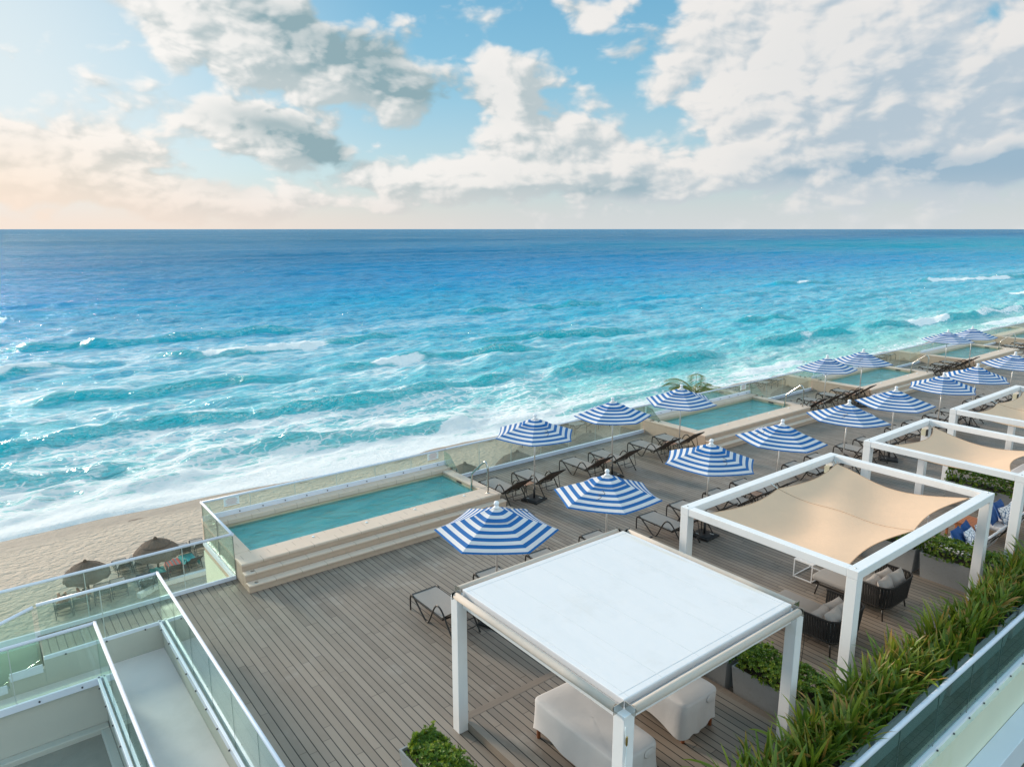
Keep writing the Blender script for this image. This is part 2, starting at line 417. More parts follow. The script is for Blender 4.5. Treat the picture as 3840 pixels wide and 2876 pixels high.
for ci, (pts, hgt, wf, wb) in enumerate(CR):
    px = [p[0] for p in pts]; py = [p[1] for p in pts]
    yc = np.interp(xs, px, py) + wob1(xs, ci + 10, 3.1) * .22 + wob1(xs, ci + 900, 9) * .35
    L = px[-1] - px[0]; ed = min(8, L * .35)
    win = np.clip((xs - px[0]) / ed, 0, 1) * np.clip((px[-1] - xs) / ed, 0, 1); win = win * win * (3 - 2 * win)
    win = win * (1 + .22 * wob1(xs, ci + 300, 4))
    j0 = np.searchsorted(ys, min(py) - 6); j1 = np.searchsorted(ys, max(py) + wb * 3 + 2)
    i0 = np.searchsorted(xs, px[0]); i1 = np.searchsorted(xs, px[-1])
    dd = GY[j0:j1, i0:i1] - yc[None, i0:i1]
    prof = np.where(dd < 0, np.exp(-(np.abs(dd) / wf) ** 1.7), np.exp(-(dd / wb) ** 1.5))
    hgt *= .92; wf *= .85
    Hh[j0:j1, i0:i1] = np.maximum(Hh[j0:j1, i0:i1], hgt * win[None, i0:i1] * prof)
    fc = np.exp(-((dd + wf * .7) / (wf * 1.1)) ** 4) * win[None, i0:i1] * min(1, hgt / .9) ** 1.5
    FA[j0:j1, i0:i1] = np.maximum(FA[j0:j1, i0:i1], fc)
FOAM = [  # breaking crests: x range, crest y at each end, spread towards the shore, strength
 (-20, 11, 101.0, 105.6, 2.6, 1.35), (25, 46, 102.4, 101.6, 2.4, 1.35), (40, 51.5, 82.7, 82.3, 2.0, 1.2), (8, 13, 68.6, 68.8, 1.3, .8),
 (8.2, 10.5, 58.0, 57.8, 1.1, .8), (137, 152, 58.6, 56.8, 2.2, 1.3), (31, 47, 51.6, 50.0, 1.7, 1.3), (-20, 3, 84, 84.2, 1.4, .7), (72, 90, 50.5, 50.5, 1.8, 1.1),
 (104, 111, 61, 60.5, 1.5, .9), (118, 124, 80, 79.6, 1.6, .8), (255, 300, 105, 94, 3, 1.3), (212, 222, 127, 124, 2.5, 1), (160, 185, 56.5, 54.8, 2, .9), (228, 245, 72, 69, 3, 1.3),
 (250, 330, 70, 62, 3, .9), (52, 56, 103.3, 103.2, 1.5, .8), (150, 240, 50.5, 48, 2.4, 1.0)]
for (x0, x1, y0, y1, sp, st) in FOAM:
    yc = np.interp(xs, [x0, x1], [y0, y1]) + wob1(xs, int(x0 * 7 + 900) % 5000, 1.6) * .22
    win = np.clip((xs - x0) / 2.5, 0, 1) * np.clip((x1 - xs) / 3.5, 0, 1)
    j0 = np.searchsorted(ys, min(y0, y1) - 8); j1 = np.searchsorted(ys, max(y0, y1) + 6); i0 = np.searchsorted(xs, x0); i1 = np.searchsorted(xs, x1)
    dd = GY[j0:j1, i0:i1] - yc[None, i0:i1]
    p = np.where(dd < 0, np.exp(-(np.abs(dd) / (sp * .8)) ** 3), np.exp(-(dd / .7) ** 2)) * win[None, i0:i1]
    FO[j0:j1, i0:i1] = np.maximum(FO[j0:j1, i0:i1], p * st)
    rough = rng.random(p.shape) * p * .22
    Hh[j0:j1, i0:i1] = Hh[j0:j1, i0:i1] * (1 - .35 * p) + rough + p * .12
# wind chop: many small trains of waves, none repeating
for i in range(70):
    lam = 10 ** rng.uniform(math.log10(1.1), math.log10(13)); th = rng.normal(PI / 2 + .12, .55)
    kx, ky = 2 * PI / lam * math.cos(th), 2 * PI / lam * math.sin(th)
    amp = (.0085 if lam < 3.5 else .0058) * lam ** 1.0
    fade = np.clip(1.4 - np.abs(GY - 40) / (130 * lam), 0, 1)
    ph = GX * kx + GY * ky + rng.uniform(0, 6.28) + .8 * np.sin(GX * .11 * kx + GY * .05 + i)
    Hh += amp * fade * (1 - np.abs(np.sin(ph / 2)) * 2 + .27)
shal = np.clip((GY - 46.5) / 8, .05, 1)
Hh = Hh * shal
# wash running up the sand: the edge wanders
edge = 47.1 + np.interp(xs, [-45000, 0, 20, 60, 120, 250, 45000], [1.5, 1.4, -.4, -1.6, -2.0, -8, -10]) + wob1(xs, 77, 3.0) * .35 + wob1(xs, 78, 9.0) * .4
bw = np.interp(xs, [0, 25, 60], [1, .9, .45])[None, :]
FO = np.maximum(FO, .95 * np.exp(-((GY - edge[None, :]) / (3.4 * bw)).clip(0, None) ** 2))
FO = np.maximum(FO, .58 * np.exp(-((GY - edge[None, :] - 3.5 * bw) / (5.5 * bw)).clip(0, None) ** 2))
Zs = SEA + Hh
# under the beach before the edge
Zs = np.where(GY < edge[None, :], SEA - .25 * (edge[None, :] - GY).clip(0, 4), Zs)
Hh2 = Hh
ny, nx = GX.shape
verts = np.stack([GX, GY, Zs], -1).reshape(-1, 3)
idx = np.arange(ny * nx).reshape(ny, nx)
faces = np.stack([idx[:-1, :-1], idx[:-1, 1:], idx[1:, 1:], idx[1:, :-1]], -1).reshape(-1, 4)
def npmesh(name, verts, faces, mat, attrs=None, smooth=True):
    me = bpy.data.meshes.new(name)
    me.vertices.add(len(verts)); me.vertices.foreach_set('co', verts.astype(np.float32).ravel())
    k = faces.shape[1]
    me.loops.add(faces.size); me.loops.foreach_set('vertex_index', faces.astype(np.int32).ravel())
    me.polygons.add(len(faces)); me.polygons.foreach_set('loop_start', np.arange(0, faces.size, k, dtype=np.int32))
    try: me.polygons.foreach_set('loop_total', np.full(len(faces), k, dtype=np.int32))
    except Exception: pass
    me.polygons.foreach_set('use_smooth', np.full(len(faces), smooth))
    me.update(calc_edges=True)
    for n, a in (attrs or {}).items():
        at = me.attributes.new(n, 'FLOAT', 'POINT'); at.data.foreach_set('value', a.astype(np.float32).ravel())
    for m in (mat if isinstance(mat, (list, tuple)) else [mat]): me.materials.append(m)
    me.validate()
    o = bpy.data.objects.new(name, me); C.objects.link(o); return o
m, t, out = newmat('sea_water')
P = t.coord(); X, Y, Z = t.sep(P)
foam = t.attr('foam').outputs['Fac']; hh = t.attr('height').outputs['Fac']
dist = t.m('LOGARITHM', t.m('MAXIMUM', Y, 1.0), 10.0)      # 1.66 at the beach .. 4.6 far off: real depth grows outwards
dd = t.step(t.add(dist, t.mul(t.sub(t.noise(t.mapv(P, (.004, .012, 0)), 1, 4), .5), .25)), 1.68, 3.1, 0, 1, 'LINEAR')
body = t.ramp(dd, [(0, (.30, .72, .66)), (.10, (.06, .58, .69)), (.27, (.008, .44, .68)), (.45, (.002, .28, .58)), (.66, (.004, .165, .36)), (1, (.008, .125, .25))])
reef = t.mul(t.step(X, 260, 900), t.step(Y, 900, 200))
body = t.mix(t.mul(reef, .7), body, (.005, .36, .44, 1))
face = t.attr('face').outputs['Fac']
body = t.mix(t.mul(t.step(face, .05, .8, 0, .8), t.step(dist, 2.35, 1.95)), body, (.0, .46, .53, 1))
# relief: ripples at every scale the eye can still part
b1 = t.noise(t.mapv(P, (.9, 2.2, 1)), 1.7, 5, .62)
b2 = t.noise(t.mapv(P, (.22, .60, .3)), 1.0, 6, .6)
b3 = t.noise(t.mapv(P, (.035, .11, .1)), 1.0, 7, .65)
far = t.step(dist, 2.0, 2.9)
n1 = t.bump(b3, .9, 5.0)
n2 = t.bump(b2, 1.0, 1.2, n1)
n3 = t.bump(b1, .9, .28, n2)
# body light under a rough, part-mirroring skin; wave slopes keep the far mirror weak
slick = t.add(t.add(t.mul(t.noise(t.mapv(P, (.03, .16, .1)), 1.0, 8, .72), .36), t.mul(t.noise(t.mapv(P, (.0045, .030, .1)), 1.0, 9, .8), .36)), t.mul(t.noise(t.mapv(P, (.0007, .005, .1)), 1.0, 9, .8), .28))
wd = t.n.new('ShaderNodeBsdfDiffuse'); t.l.new(body, wd.inputs[0]); t.l.new(n3, wd.inputs['Normal'])
wg = t.n.new('ShaderNodeBsdfGlossy'); t.l.new(n3, wg.inputs['Normal']); t.put(wg.inputs['Roughness'], t.step(dist, 1.7, 3.2, .06, .2)); t.put(wg.inputs[0], t.mix(t.step(dist, 2.0, 2.8), (.92, .97, 1, 1), (.68, .88, 1, 1)))
fz = t.n.new('ShaderNodeFresnel'); fz.inputs[0].default_value = 1.34; t.l.new(n3, fz.inputs['Normal'])
cap = t.mul(t.step(dist, 2.0, 2.75, .75, .46), t.step(slick, .43, .57, .08, 1.7))
fac = t.m('MINIMUM', fz.outputs[0], cap)
wbs = t.n.new('ShaderNodeMixShader'); t.l.new(fac, wbs.inputs[0]); t.l.new(wd.outputs[0], wbs.inputs[1]); t.l.new(wg.outputs[0], wbs.inputs[2])
# foam: lacy near the breakers, streaks outside, which also paint in some sky sheen
vo = t.n.new('ShaderNodeTexVoronoi'); vo.feature = 'DISTANCE_TO_EDGE'
wp = t.noise(t.mapv(P, (.5, .8, 1)), 1.0, 3, .5, 0, 1)
vv = t.n.new('ShaderNodeVectorMath'); vv.operation = 'MULTIPLY_ADD'; t.l.new(wp, vv.inputs[0]); vv.inputs[1].default_value = (2.2, 1.6, 0); t.l.new(t.mapv(P, (.8, 1.5, 0)), vv.inputs[2])
t.l.new(vv.outputs[0], vo.inputs['Vector']); vo.inputs['Scale'].default_value = 1.0
lace = t.step(vo.outputs['Distance'], .16, .0)
fn = t.noise(t.mapv(P, (.26, 1.5, 1)), 1.0, 10, .75)
fn2 = t.noise(t.mapv(P, (.022, .12, 1)), 1.0, 4, .55)
q = t.add(t.mul(t.sub(fn, .5), 2.4), t.mul(t.sub(fn2, .5), 1.3))
q = t.add(q, t.mul(t.mul(lace, t.step(Y, 85, 60)), .35))
amb = t.mul(t.mul(t.step(Y, 240, 55), .50), t.step(X, 20, 110, 1, .55))
amt = t.add(t.sub(foam, t.mul(face, .30)), t.mul(amb, t.step(foam, .6, 0)))
fmask = t.step(t.add(q, t.mul(amt, 2.0)), .85, 1.35)
fmask = t.m('MAXIMUM', fmask, t.step(t.add(foam, t.mul(q, .3)), .62, 1.0))
film = t.mul(t.mul(t.step(Y, 170, 90), t.step(face, .5, .0)), t.mul(t.step(t.add(fn2, t.mul(t.sub(fn, .5), .6)), .36, .62), t.mul(t.step(fn, .40, .58, .25, 1.15), t.step(X, 130, 10, .22, .6))))  # thin foam, plus sky sheen painted pale, stronger towards the sun side
soft = t.m('MAXIMUM', t.mul(t.step(t.add(q, t.mul(amt, 2.0)), .2, 1.2), .22), film)
fm = t.m('MAXIMUM', fmask, soft)
fb = t.n.new('ShaderNodeBsdfPrincipled'); fb.inputs['Roughness'].default_value = .9
t.l.new(t.mix(t.noise(P, 3, 4), (.78, .83, .86, 1), (.93, .94, .95, 1)), fb.inputs['Base Color'])
t.l.new(t.bump(t.noise(t.mapv(P, (1, 1.4, 1)), 2.6, 7, .75), .9, .3), fb.inputs['Normal'])
mx = t.n.new('ShaderNodeMixShader'); t.l.new(fm, mx.inputs[0]); t.l.new(wbs.outputs[0], mx.inputs[1]); t.l.new(fb.outputs[0], mx.inputs[2])
t.l.new(mx.outputs[0], out.inputs[0])
sea = setting(npmesh('sea', verts, faces, m, {'foam': FO, 'height': Hh2, 'face': FA}))

# ---------------------------------------------------------------- the beach
m, t, out = newmat('sand')
P = t.coord(); X, Y, Z = t.sep(P)
n1 = t.noise(t.mapv(P, (1, 1.6, 1)), 1.5, 6, .62); n2 = t.noise(P, .25, 4)
wet = t.step(t.add(Y, t.mul(n2, 2.5)), 46.2, 48.0)
c = t.mix(n1, (.41, .335, .265, 1), (.58, .485, .40, 1)); c = t.mix(t.mul(n2, .35), c, (.50, .41, .34, 1))
c = t.mix(t.step(t.noise(P, 22, 3, .6), .35, .7, 0, .35), c, (.30, .235, .18, 1))
c = t.mix(t.mul(wet, .75), c, (.27, .22, .18, 1))
wrack = t.mul(t.step(t.m('ABSOLUTE', t.sub(t.add(Y, t.mul(n1, .7)), 46.6)), .13, .03), t.step(t.noise(P, .8, 5), .5, .62))
c = t.mix(wrack, c, (.10, .07, .05, 1))
foot = t.noise(t.mapv(P, (1, 1.5, 1)), 2.3, 3, .5, .4)
bsdf(t, out, c, t.step(wet, 0, 1, .9, .7), 0, .3, t.bump(foot, t.step(wet, 0, 1, 1, .1), .22, t.bump(n1, .6, .12)))
bx = np.concatenate([np.arange(-200, -10, 8), np.arange(-10, 60, .5), np.arange(60, 900, 8)]); by = np.concatenate([np.arange(10, 30, 2), np.arange(30, 52, .3)])
BX, BY = np.meshgrid(bx, by)
bz = BEACH + np.interp(BY, [10, 40, 44, 47.2, 52], [.15, .05, -.08, SEA - BEACH, SEA - BEACH - .5])
bz = bz + .05 * np.sin(BX * .23 + np.sin(BY * .5)) * np.clip((48 - BY) / 6, 0, 1)
idx = np.arange(BX.size).reshape(BX.shape)
bf = np.stack([idx[:-1, :-1], idx[:-1, 1:], idx[1:, 1:], idx[1:, :-1]], -1).reshape(-1, 4)
setting(npmesh('beach', np.stack([BX, BY, bz], -1).reshape(-1, 3), bf, m))
m, t, out = newmat('garden_soil'); bsdf(t, out, t.mix(t.noise(t.coord(), 1, 6), (.07, .08, .05, 1), (.15, .13, .10, 1)), .95)
setting(MB().poly([(-400, -300, BEACH - .9), (900, -300, BEACH - .9), (900, 10.2, BEACH - .9), (-400, 10.2, BEACH - .9)]).build('ground', m))
# ---------------------------------------------------------------- deck
m, t, out = newmat('deck_boards')
P = t.coord(); X, Y, Z = t.sep(P)
PITCH = .141
u = t.m('DIVIDE', t.sub(X, 1.70), PITCH); bi = t.m('FLOOR', u); fr = t.m('FRACT', u)
gap = t.m('MAXIMUM', t.step(fr, .066, .046), t.step(fr, .934, .954))
wn = t.n.new('ShaderNodeTexWhiteNoise'); wn.noise_dimensions = '1D'; t.l.new(bi, wn.inputs['W'])
ul = t.m('DIVIDE', t.add(Y, t.mul(wn.outputs['Value'], 17.0)), 2.9); li = t.m('FLOOR', ul); lf = t.m('FRACT', ul)
joint = t.m('MAXIMUM', t.step(lf, .0022, .0010), t.step(lf, .9978, .9990))
wn2 = t.n.new('ShaderNodeTexWhiteNoise'); wn2.noise_dimensions = '2D'; t.l.new(t.comb(bi, li, 0), wn2.inputs['Vector'])
grain = t.noise(t.mapv(P, (60, 3, 1)), 1.0, 5, .6)
big = t.noise(P, .35, 5, .6)
c = t.mix(wn2.outputs['Value'], (.175, .140, .113, 1), (.285, .236, .194, 1))
c = t.mix(t.mul(grain, .5), c, (.17, .135, .11, 1))
c = t.mix(t.step(big, .35, .7, 0, .45), c, (.24, .20, .165, 1))
st = t.step(t.noise(t.mapv(P, (1, 1, 1)), .9, 9, .72), .54, .74)
c = t.mix(t.mul(st, .42), c, (.37, .345, .315, 1))
dk = t.step(t.noise(t.mapv(P, (1.4, .5, 1)), .7, 8, .7, .5), .56, .72)
c = t.mix(t.mul(dk, .38), c, (.11, .085, .068, 1))
gp = t.m('MAXIMUM', gap, t.mul(joint, .8))
c = t.mix(gp, c, (.006, .005, .004, 1))
nr = t.bump(t.sub(t.mul(grain, .12), gp), .7, .006)
bsdf(t, out, c, t.step(t.noise(P, 2.2, 4), .3, .7, .42, .62), 0, .45, nr)
deck_m = m
deck = MB()
for x0, x1, y0, y1 in ((2.72, 75, 4.72, 16.2), (.57, 2.72, 15.25, 16.2), (11.98, 21.35, 16.2, 18.95), (28.7, 34.0, 16.2, 18.95), (40.9, 46.4, 16.2, 18.95), (53.6, 58.5, 16.2, 18.95), (65.8, 75, 16.2, 18.95), (4.5, 11.98, 16.2, 16.4)):
    deck.box(x0, x1, y0, y1, -.3, 0)
setting(deck.build('deck', deck_m))
# the low step of the shaded lounge, with its border boards
pl = MB().box(5.80, 9.72, 4.9, 8.62, .0, .14)
o = setting(pl.build('deck_step', deck_m))
m, t, out = newmat('border_board'); P = t.coord()
bsdf(t, out, t.mix(t.noise(t.mapv(P, (3, 40, 40)), 1, 5), (.17, .125, .095, 1), (.24, .19, .15, 1)), .5)
setting(MB().box(5.80, 9.72, 8.62, 8.77, .0, .143).box(9.72, 9.86, 4.9, 8.77, 0, .143).build('border_boards', m, bevel=.004))
m, t, out = newmat('paving'); P = t.coord()
br = t.n.new('ShaderNodeTexBrick'); t.l.new(P, br.inputs[0]); br.inputs['Scale'].default_value = 2.2; br.inputs['Mortar Size'].default_value = .015
br.inputs[1].default_value = (.075, .08, .07, 1); br.inputs[2].default_value = (.11, .11, .095, 1); br.inputs[3].default_value = (.02, .02, .018, 1)
c = t.mix(t.step(t.noise(P, 2, 7, .7), .4, .7, 0, .6), br.outputs[0], (.03, .045, .025, 1))
bsdf(t, out, c, .9, 0, .3, t.bump(t.noise(P, 40, 4), .8, .02)); pave = m
setting(MB().box(2.72, 75, 3.66, 4.72, -.3, 0).build('paving', pave))

# ---------------------------------------------------------------- building walls around and under the terrace
w = thing('seaward_wall', 'pale yellow wall under the terrace edge, dropping to the beach below the pools', 'wall')
MB().box(-14, 4.5, 15.95, 16.28, BEACH - .9, -.04).box(4.502, 11.96, 16.4, 18.95, BEACH - .9, -.305).box(11.96, 75, 18.6, 18.93, BEACH - .9, -.305).build('wall', stucco_pale, w)
w = thing('stair_wall', 'pale rendered wall stepping down beside the sunken stair, topped by a glass railing', 'wall')
MB().box(.57, 2.72, 15.13, 15.25, -1.2, 0).box(.0, .57, 15.13, 15.25, -1.2, -.17).box(-.6, 0, 15.13, 15.25, -1.6, -.36).box(-14, -.6, 15.13, 15.25, -2.2, -.6).build('wall', stucco, w, bevel=.006)
MB().box(.02, .54, 15.10, 15.128, -.22, -.06).box(-.56, -.04, 15.10, 15.128, -.42, -.26).build('channel', rail_paint, w)
w = thing('terrace_side_wall', 'pale green-grey wall along the sunken terrace, under the long glass railing', 'wall')
MB().box(2.64, 2.72, 3, 15.128, -1.2, -.0).build('wall', stucco, w, bevel=.006)
w = thing('pit_wall', 'tall pale wall of the deep stairwell in the lower corner, under the near glass railing', 'wall')
MB().box(-14, 1.36, 13.86, 14.04, -3.0, -.02).box(1.36, 1.52, 3, 14.04, -3.0, -.02).build('wall', stucco, w, bevel=.006)
w = thing('low_ledge', 'rough plastered ledge around the dark stairwell floor', 'ledge')
MB().box(-14, 1.35, 13.68, 13.858, -1.3, -.9).box(1.2, 1.358, 3, 13.678, -1.3, -.92).build('ledge', stucco, w, bevel=.02)
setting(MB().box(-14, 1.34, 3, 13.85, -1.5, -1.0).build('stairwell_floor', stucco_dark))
setting(MB().box(1.525, 2.635, 3, 15.125, -.8, -.52).box(-14, 1.525, 14.045, 15.125, -.8, -.521).build('sunken_floor', conc_floor))

# facade outside the landward parapet
w = thing('facade_ledge', 'pale painted facade below the landward glass parapet, with a ledge and dark windows', 'facade')
MB().box(2.72, 75, 3.56, 3.655, -.88, .02).build('wall', stucco_pale, w)
MB().box(2.72, 75, 3.20, 3.555, -1.5, -.86).build('ledge', ledge_m, w, bevel=.01)
MB().box(2.72, 75, 3.23, 3.4, -6, -1.51).build('wall', stucco, w)
for i in range(9):
    x = 10.5 + i * 2.6
    f = MB().box(x, x + .22, 3.05, 3.22, -5, -1.51).build('mullion', ledge_m, w)
    MB().box(x + .24, x + 2.58, 3.20, 3.228, -5, -1.6).build('window', dark_glass, w)

# ---------------------------------------------------------------- glass railings
def railing(label, runs, rail_z=1.1, group=None, glass=glass_m, pane=1.25, side=1, base_z=0.0, ch=(.05, .13), rail_r=.031, bolts=True, rail_drop=None, first=None, name='glass_railing', chan_off=.03, skipchan=False):
    """runs: list of (x0,y0,x1,y1) at floor height base_z"""
    r = thing(name, label, 'glass railing', (runs[0][0], runs[0][1], 0), 0, group)
    ox, oy = runs[0][0], runs[0][1]
    for k, (x0, y0, x1, y1) in enumerate(runs):
        d = Vector((x1 - x0, y1 - y0, 0)); L = d.length; d.normalize(); nrm = Vector((-d.y, d.x, 0)) * side
        A = Vector((x0 - ox, y0 - oy, 0)); B = Vector((x1 - ox, y1 - oy, 0))
        zt = rail_z
        tb = MB().tube([A + Vector((0, 0, zt)) - d * (rail_r if k else 0), B + Vector((0, 0, zt)) + d * rail_r], rail_r, 10)
        tb.build('top_rail', rail_paint, r)
        if not skipchan:
            cc = MB().beam(A + nrm * chan_off + Vector((0, 0, base_z)), B + nrm * chan_off + Vector((0, 0, base_z)), ch[0], ch[1])
            chn = cc.build('base_channel', rail_paint, r, bevel=.005)
        n = max(1, round((L) / pane)); off = 0
        if first: n = max(1, int((L - first) / pane) + 1)
        cuts = [0] + [(first or L / n) + i * (pane if first else L / n) for i in range(n)]
        cuts = [c for c in cuts if c < L - .15] + [L]
        for i in range(len(cuts) - 1):
            a0, a1 = cuts[i] + .006, cuts[i + 1] - .006
            p0 = A + d * a0; p1 = A + d * a1; th = .006
            g = MB(); lo, hi = base_z + .02, zt - .02
            q = [p0 - nrm * th, p1 - nrm * th, p1 + nrm * th, p0 + nrm * th]
            b = len(g.v); g.v += [(p.x, p.y, lo) for p in q] + [(p.x, p.y, hi) for p in q]
            g.addf((0, 1, 5, 4), 0); g.addf((2, 3, 7, 6), 0); g.addf((1, 2, 6, 5), 1); g.addf((3, 0, 4, 7), 1); g.addf((4, 5, 6, 7), 1); g.addf((3, 2, 1, 0), 1)
            gp_ = g.build('glass_pane', [glass, glass_edge], r)
            if i:
                p = A + d * cuts[i]; jw = .011
                MB().beam(p + Vector((0, 0, lo)), p + Vector((0, 0, hi)), .014, .0135).build('joint', joint_m if abs(d.x) > .5 and glass is glass_m else glass_edge, gp_)
        if bolts:
            bo = max(2, int(L / .62))
            for i in range(min(bo, 26)):
                p = A + d * (L * (i + .5) / bo) + nrm * (chan_off + ch[0] / 2 + .004)
                MB().tube([p + Vector((0, 0, base_z)), p + nrm * .022 + Vector((0, 0, base_z))], .016, 6).build('bolt', bolt_m, chn)
    return r
YS = 18.74
railing('short glass railing closing the near end of the nearest pool', [(4.5, 16.2, 4.5, YS)], 1.1, bolts=False, base_z=.0, side=1)
railing('seaward glass railing behind the nearest pool, standing on its stone rim', [(4.5, YS, 11.95, YS)], 1.1, base_z=.66, side=-1, ch=(.04, .14), pane=1.24, chan_off=.02)
railing('seaward glass railing along the deck between the nearest and second pools', [(11.95, YS, 21.4, YS)], 1.1, base_z=.06, side=-1, pane=1.37, bolts=False)
railing('seaward glass railing behind the second pool', [(21.4, YS, 28.66, YS)], 1.1, base_z=.66, side=-1, ch=(.04, .14), pane=1.24, chan_off=.02)
railing('seaward glass railing along the deck between the second and third pools', [(28.66, YS, 34.0, YS)], 1.1, base_z=.06, side=-1, pane=1.33, bolts=False)
railing('seaward glass railing behind the third pool', [(34.0, YS, 40.85, YS)], 1.1, base_z=.66, side=-1, ch=(.04, .14), pane=1.24, chan_off=.02)
railing('seaward glass railing along the deck between the third and fourth pools', [(40.85, YS, 46.4, YS)], 1.1, base_z=.06, side=-1, pane=1.33, bolts=False)
railing('seaward glass railing behind the fourth pool', [(46.4, YS, 53.5, YS)], 1.1, base_z=.66, side=-1, ch=(.04, .14), pane=1.24, bolts=False)
railing('farthest seaward glass railing, from the fourth pool out past the last one', [(53.5, YS, 58.5, YS), (58.5, YS, 75, YS)], 1.1, base_z=.06, side=-1, pane=1.33, bolts=False)
railing('glass railing over the beach in the lower corner, palapas seen through it', [(-9, 16.24, 4.5, 16.24)], 1.1, base_z=.02, side=-1, pane=1.9, bolts=False, first=1.0)
railing('glass railing around the sunken terrace, turning a corner and running down beside the deck', [(.58, 15.22, 2.68, 15.22), (2.68, 15.22, 2.68, 4.5)], 1.1, base_z=.0, side=-1, pane=1.25, chan_off=.06, ch=(.05, .13))
railing('nearest glass railing, around the deep stairwell in the lower corner', [(-9, 13.84, 1.34, 13.84), (1.34, 13.84, 1.34, 4.5)], 1.1, base_z=-.01, side=-1, pane=1.3, chan_off=.05, ch=(.05, .13))
railing('landward glass parapet railing behind the long-leaved planters', [(2.9, 3.68, 52, 3.68)], 1.08, base_z=.03, side=-1, glass=glass_dk, pane=1.305, first=.53, rail_r=.04, ch=(.07, .10), chan_off=.02)
# sloping stair rail
r = thing('stair_rail', 'short sloping rail going down beside the glass corner of the stair', 'handrail', (0, 15.22, 0))
MB().tube([(.53, 0, 1.08), (-.9, 0, .66), (-2.2, 0, .25)], .031, 10).build('top_rail', rail_paint, r)
g = MB().extr([(.5, -.006, -.02), (.5, -.006, 1.05), (-2.2, -.006, .22), (-2.2, -.006, -.5), (-.6, -.006, -.5)], (0, .012, 0)); g.build('glass_pane', glass_m, r)
# sloped glass fins closing the pool ends, with their clamps
for (x, lab) in ((11.9, 'at the far end of the nearest pool'), (4.62, 'inside the corner of the nearest pool'), (21.5, 'at the near end of the second pool'), (28.58, 'at the far end of the second pool'), (34.1, 'at the near end of the third pool')):
    f = thing('glass_fin', 'small sloping glass end panel ' + lab, 'glass panel', (x, YS - .05, .55), 0, 'sloping glass panels at the pool ends')
    fm = glass_m
    MB().extr([(0, 0, .03), (0, 0, .52), (0, -.30, .47), (0, -.78, .03)], (.012, 0, 0)).build('glass_pane', [fm], f)
    for yy in (-.12, -.38, -.64):
        MB().box(-.02, .032, yy - .03, yy + .03, 0, .08).build('clamp', steel, f)
# notices on the glass
def notice(x, label):
    s = thing('notice', label, 'notice', (x, YS - .016, .82), 0)
    MB().box(0, .40, 0, .004, 0, .26).build('sheet', label_m, s)
    for i in range(7):
        z = .215 - i * .026; wd = (.22, .3, .33, .26, .31, .2, .28)[i]
        MB().box(.2 - wd / 2, .2 + wd / 2, -.004, -.001, z, z + (.012 if i else .016)).build('text_line', print_m, s)
    MB().box(.0, .40, -.004, -.001, .0, .026).build('colour_band', print_o, s)
notice(5.05, 'white notice on the glass at the near end of the first pool')
notice(11.3, 'white notice on the glass at the far end of the first pool')
notice(27.9, 'small pale notice on the glass at the far end of the second pool')

# ---------------------------------------------------------------- raised pools
m, t, out = newmat('pool_stone'); P = t.coord(); X, Y, Z = t.sep(P)
n = t.noise(P, 1.7, 8, .65); n2 = t.noise(P, 14, 5, .6)
un = t.m('DIVIDE', t.add(X, t.mul(t.m('FLOOR', t.mul(Y, 4.0)), .37)), .62)
wn = t.n.new('ShaderNodeTexWhiteNoise'); wn.noise_dimensions = '2D'; t.l.new(t.comb(t.m('FLOOR', un), t.m('FLOOR', t.mul(Y, 4.0)), 0), wn.inputs['Vector'])
jt = t.step(t.m('ABSOLUTE', t.sub(t.m('FRACT', un), .5)), .487, .497)
c = t.mix(n, (.54, .415, .33, 1), (.66, .54, .45, 1)); c = t.mix(t.mul(wn.outputs['Value'], .5), c, (.60, .45, .355, 1))
c = t.mix(t.mul(n2, .3), c, (.70, .58, .48, 1)); c = t.mix(t.mul(jt, .75), c, (.25, .18, .13, 1))
bsdf(t, out, c, .7, 0, .35, t.bump(t.sub(t.noise(P, 30, 5, .65), t.mul(jt, 1.5)), .35, .012)); stone_m = m
m, t, out = newmat('pool_tile'); P = t.coord()
c = t.mix(t.noise(P, .8, 4), (.36, .84, .82, 1), (.46, .88, .85, 1))
bsdf(t, out, c, .4); tile_m = m
riser_m = simple('pool_riser_stone_shaded', (.50, .38, .295), .8, 0, .16, 5, .9, 35, dirt=(.45, .34, .26))  # rough riser stone, its tone darkened as shade to set off the treads
stone_in = simple('pool_inner_stone', (.45, .38, .26), .6, 0, .2, 6, .2, 50)
m, t, out = newmat('pool_water'); P = t.coord()
w1 = t.noise(t.mapv(P, (1, 1.5, 1)), 1.6, 4, .55, .9); w2 = t.noise(t.mapv(P, (1, 1.5, 1)), 5.5, 3, .5, .5)
nr = t.bump(w2, .35, .02, t.bump(w1, .8, .10))
tr = t.n.new('ShaderNodeBsdfTransparent'); tr.inputs[0].default_value = (.80, .97, .95, 1)
df = t.n.new('ShaderNodeBsdfDiffuse'); t.l.new(t.mix(t.step(w1, .35, .65), (.06, .50, .53, 1), (.17, .68, .69, 1)), df.inputs[0])
m0 = t.n.new('ShaderNodeMixShader'); m0.inputs[0].default_value = .28; t.l.new(tr.outputs[0], m0.inputs[1]); t.l.new(df.outputs[0], m0.inputs[2])
gl = t.n.new('ShaderNodeBsdfGlossy'); gl.inputs['Roughness'].default_value = .02; t.l.new(nr, gl.inputs['Normal'])
fz = t.n.new('ShaderNodeFresnel'); fz.inputs[0].default_value = 1.48; t.l.new(nr, fz.inputs['Normal'])
mx = t.n.new('ShaderNodeMixShader'); t.l.new(fz.outputs[0], mx.inputs[0]); t.l.new(m0.outputs[0], mx.inputs[1]); t.l.new(gl.outputs[0], mx.inputs[2]); t.l.new(mx.outputs[0], out.inputs[0]); water_m = m
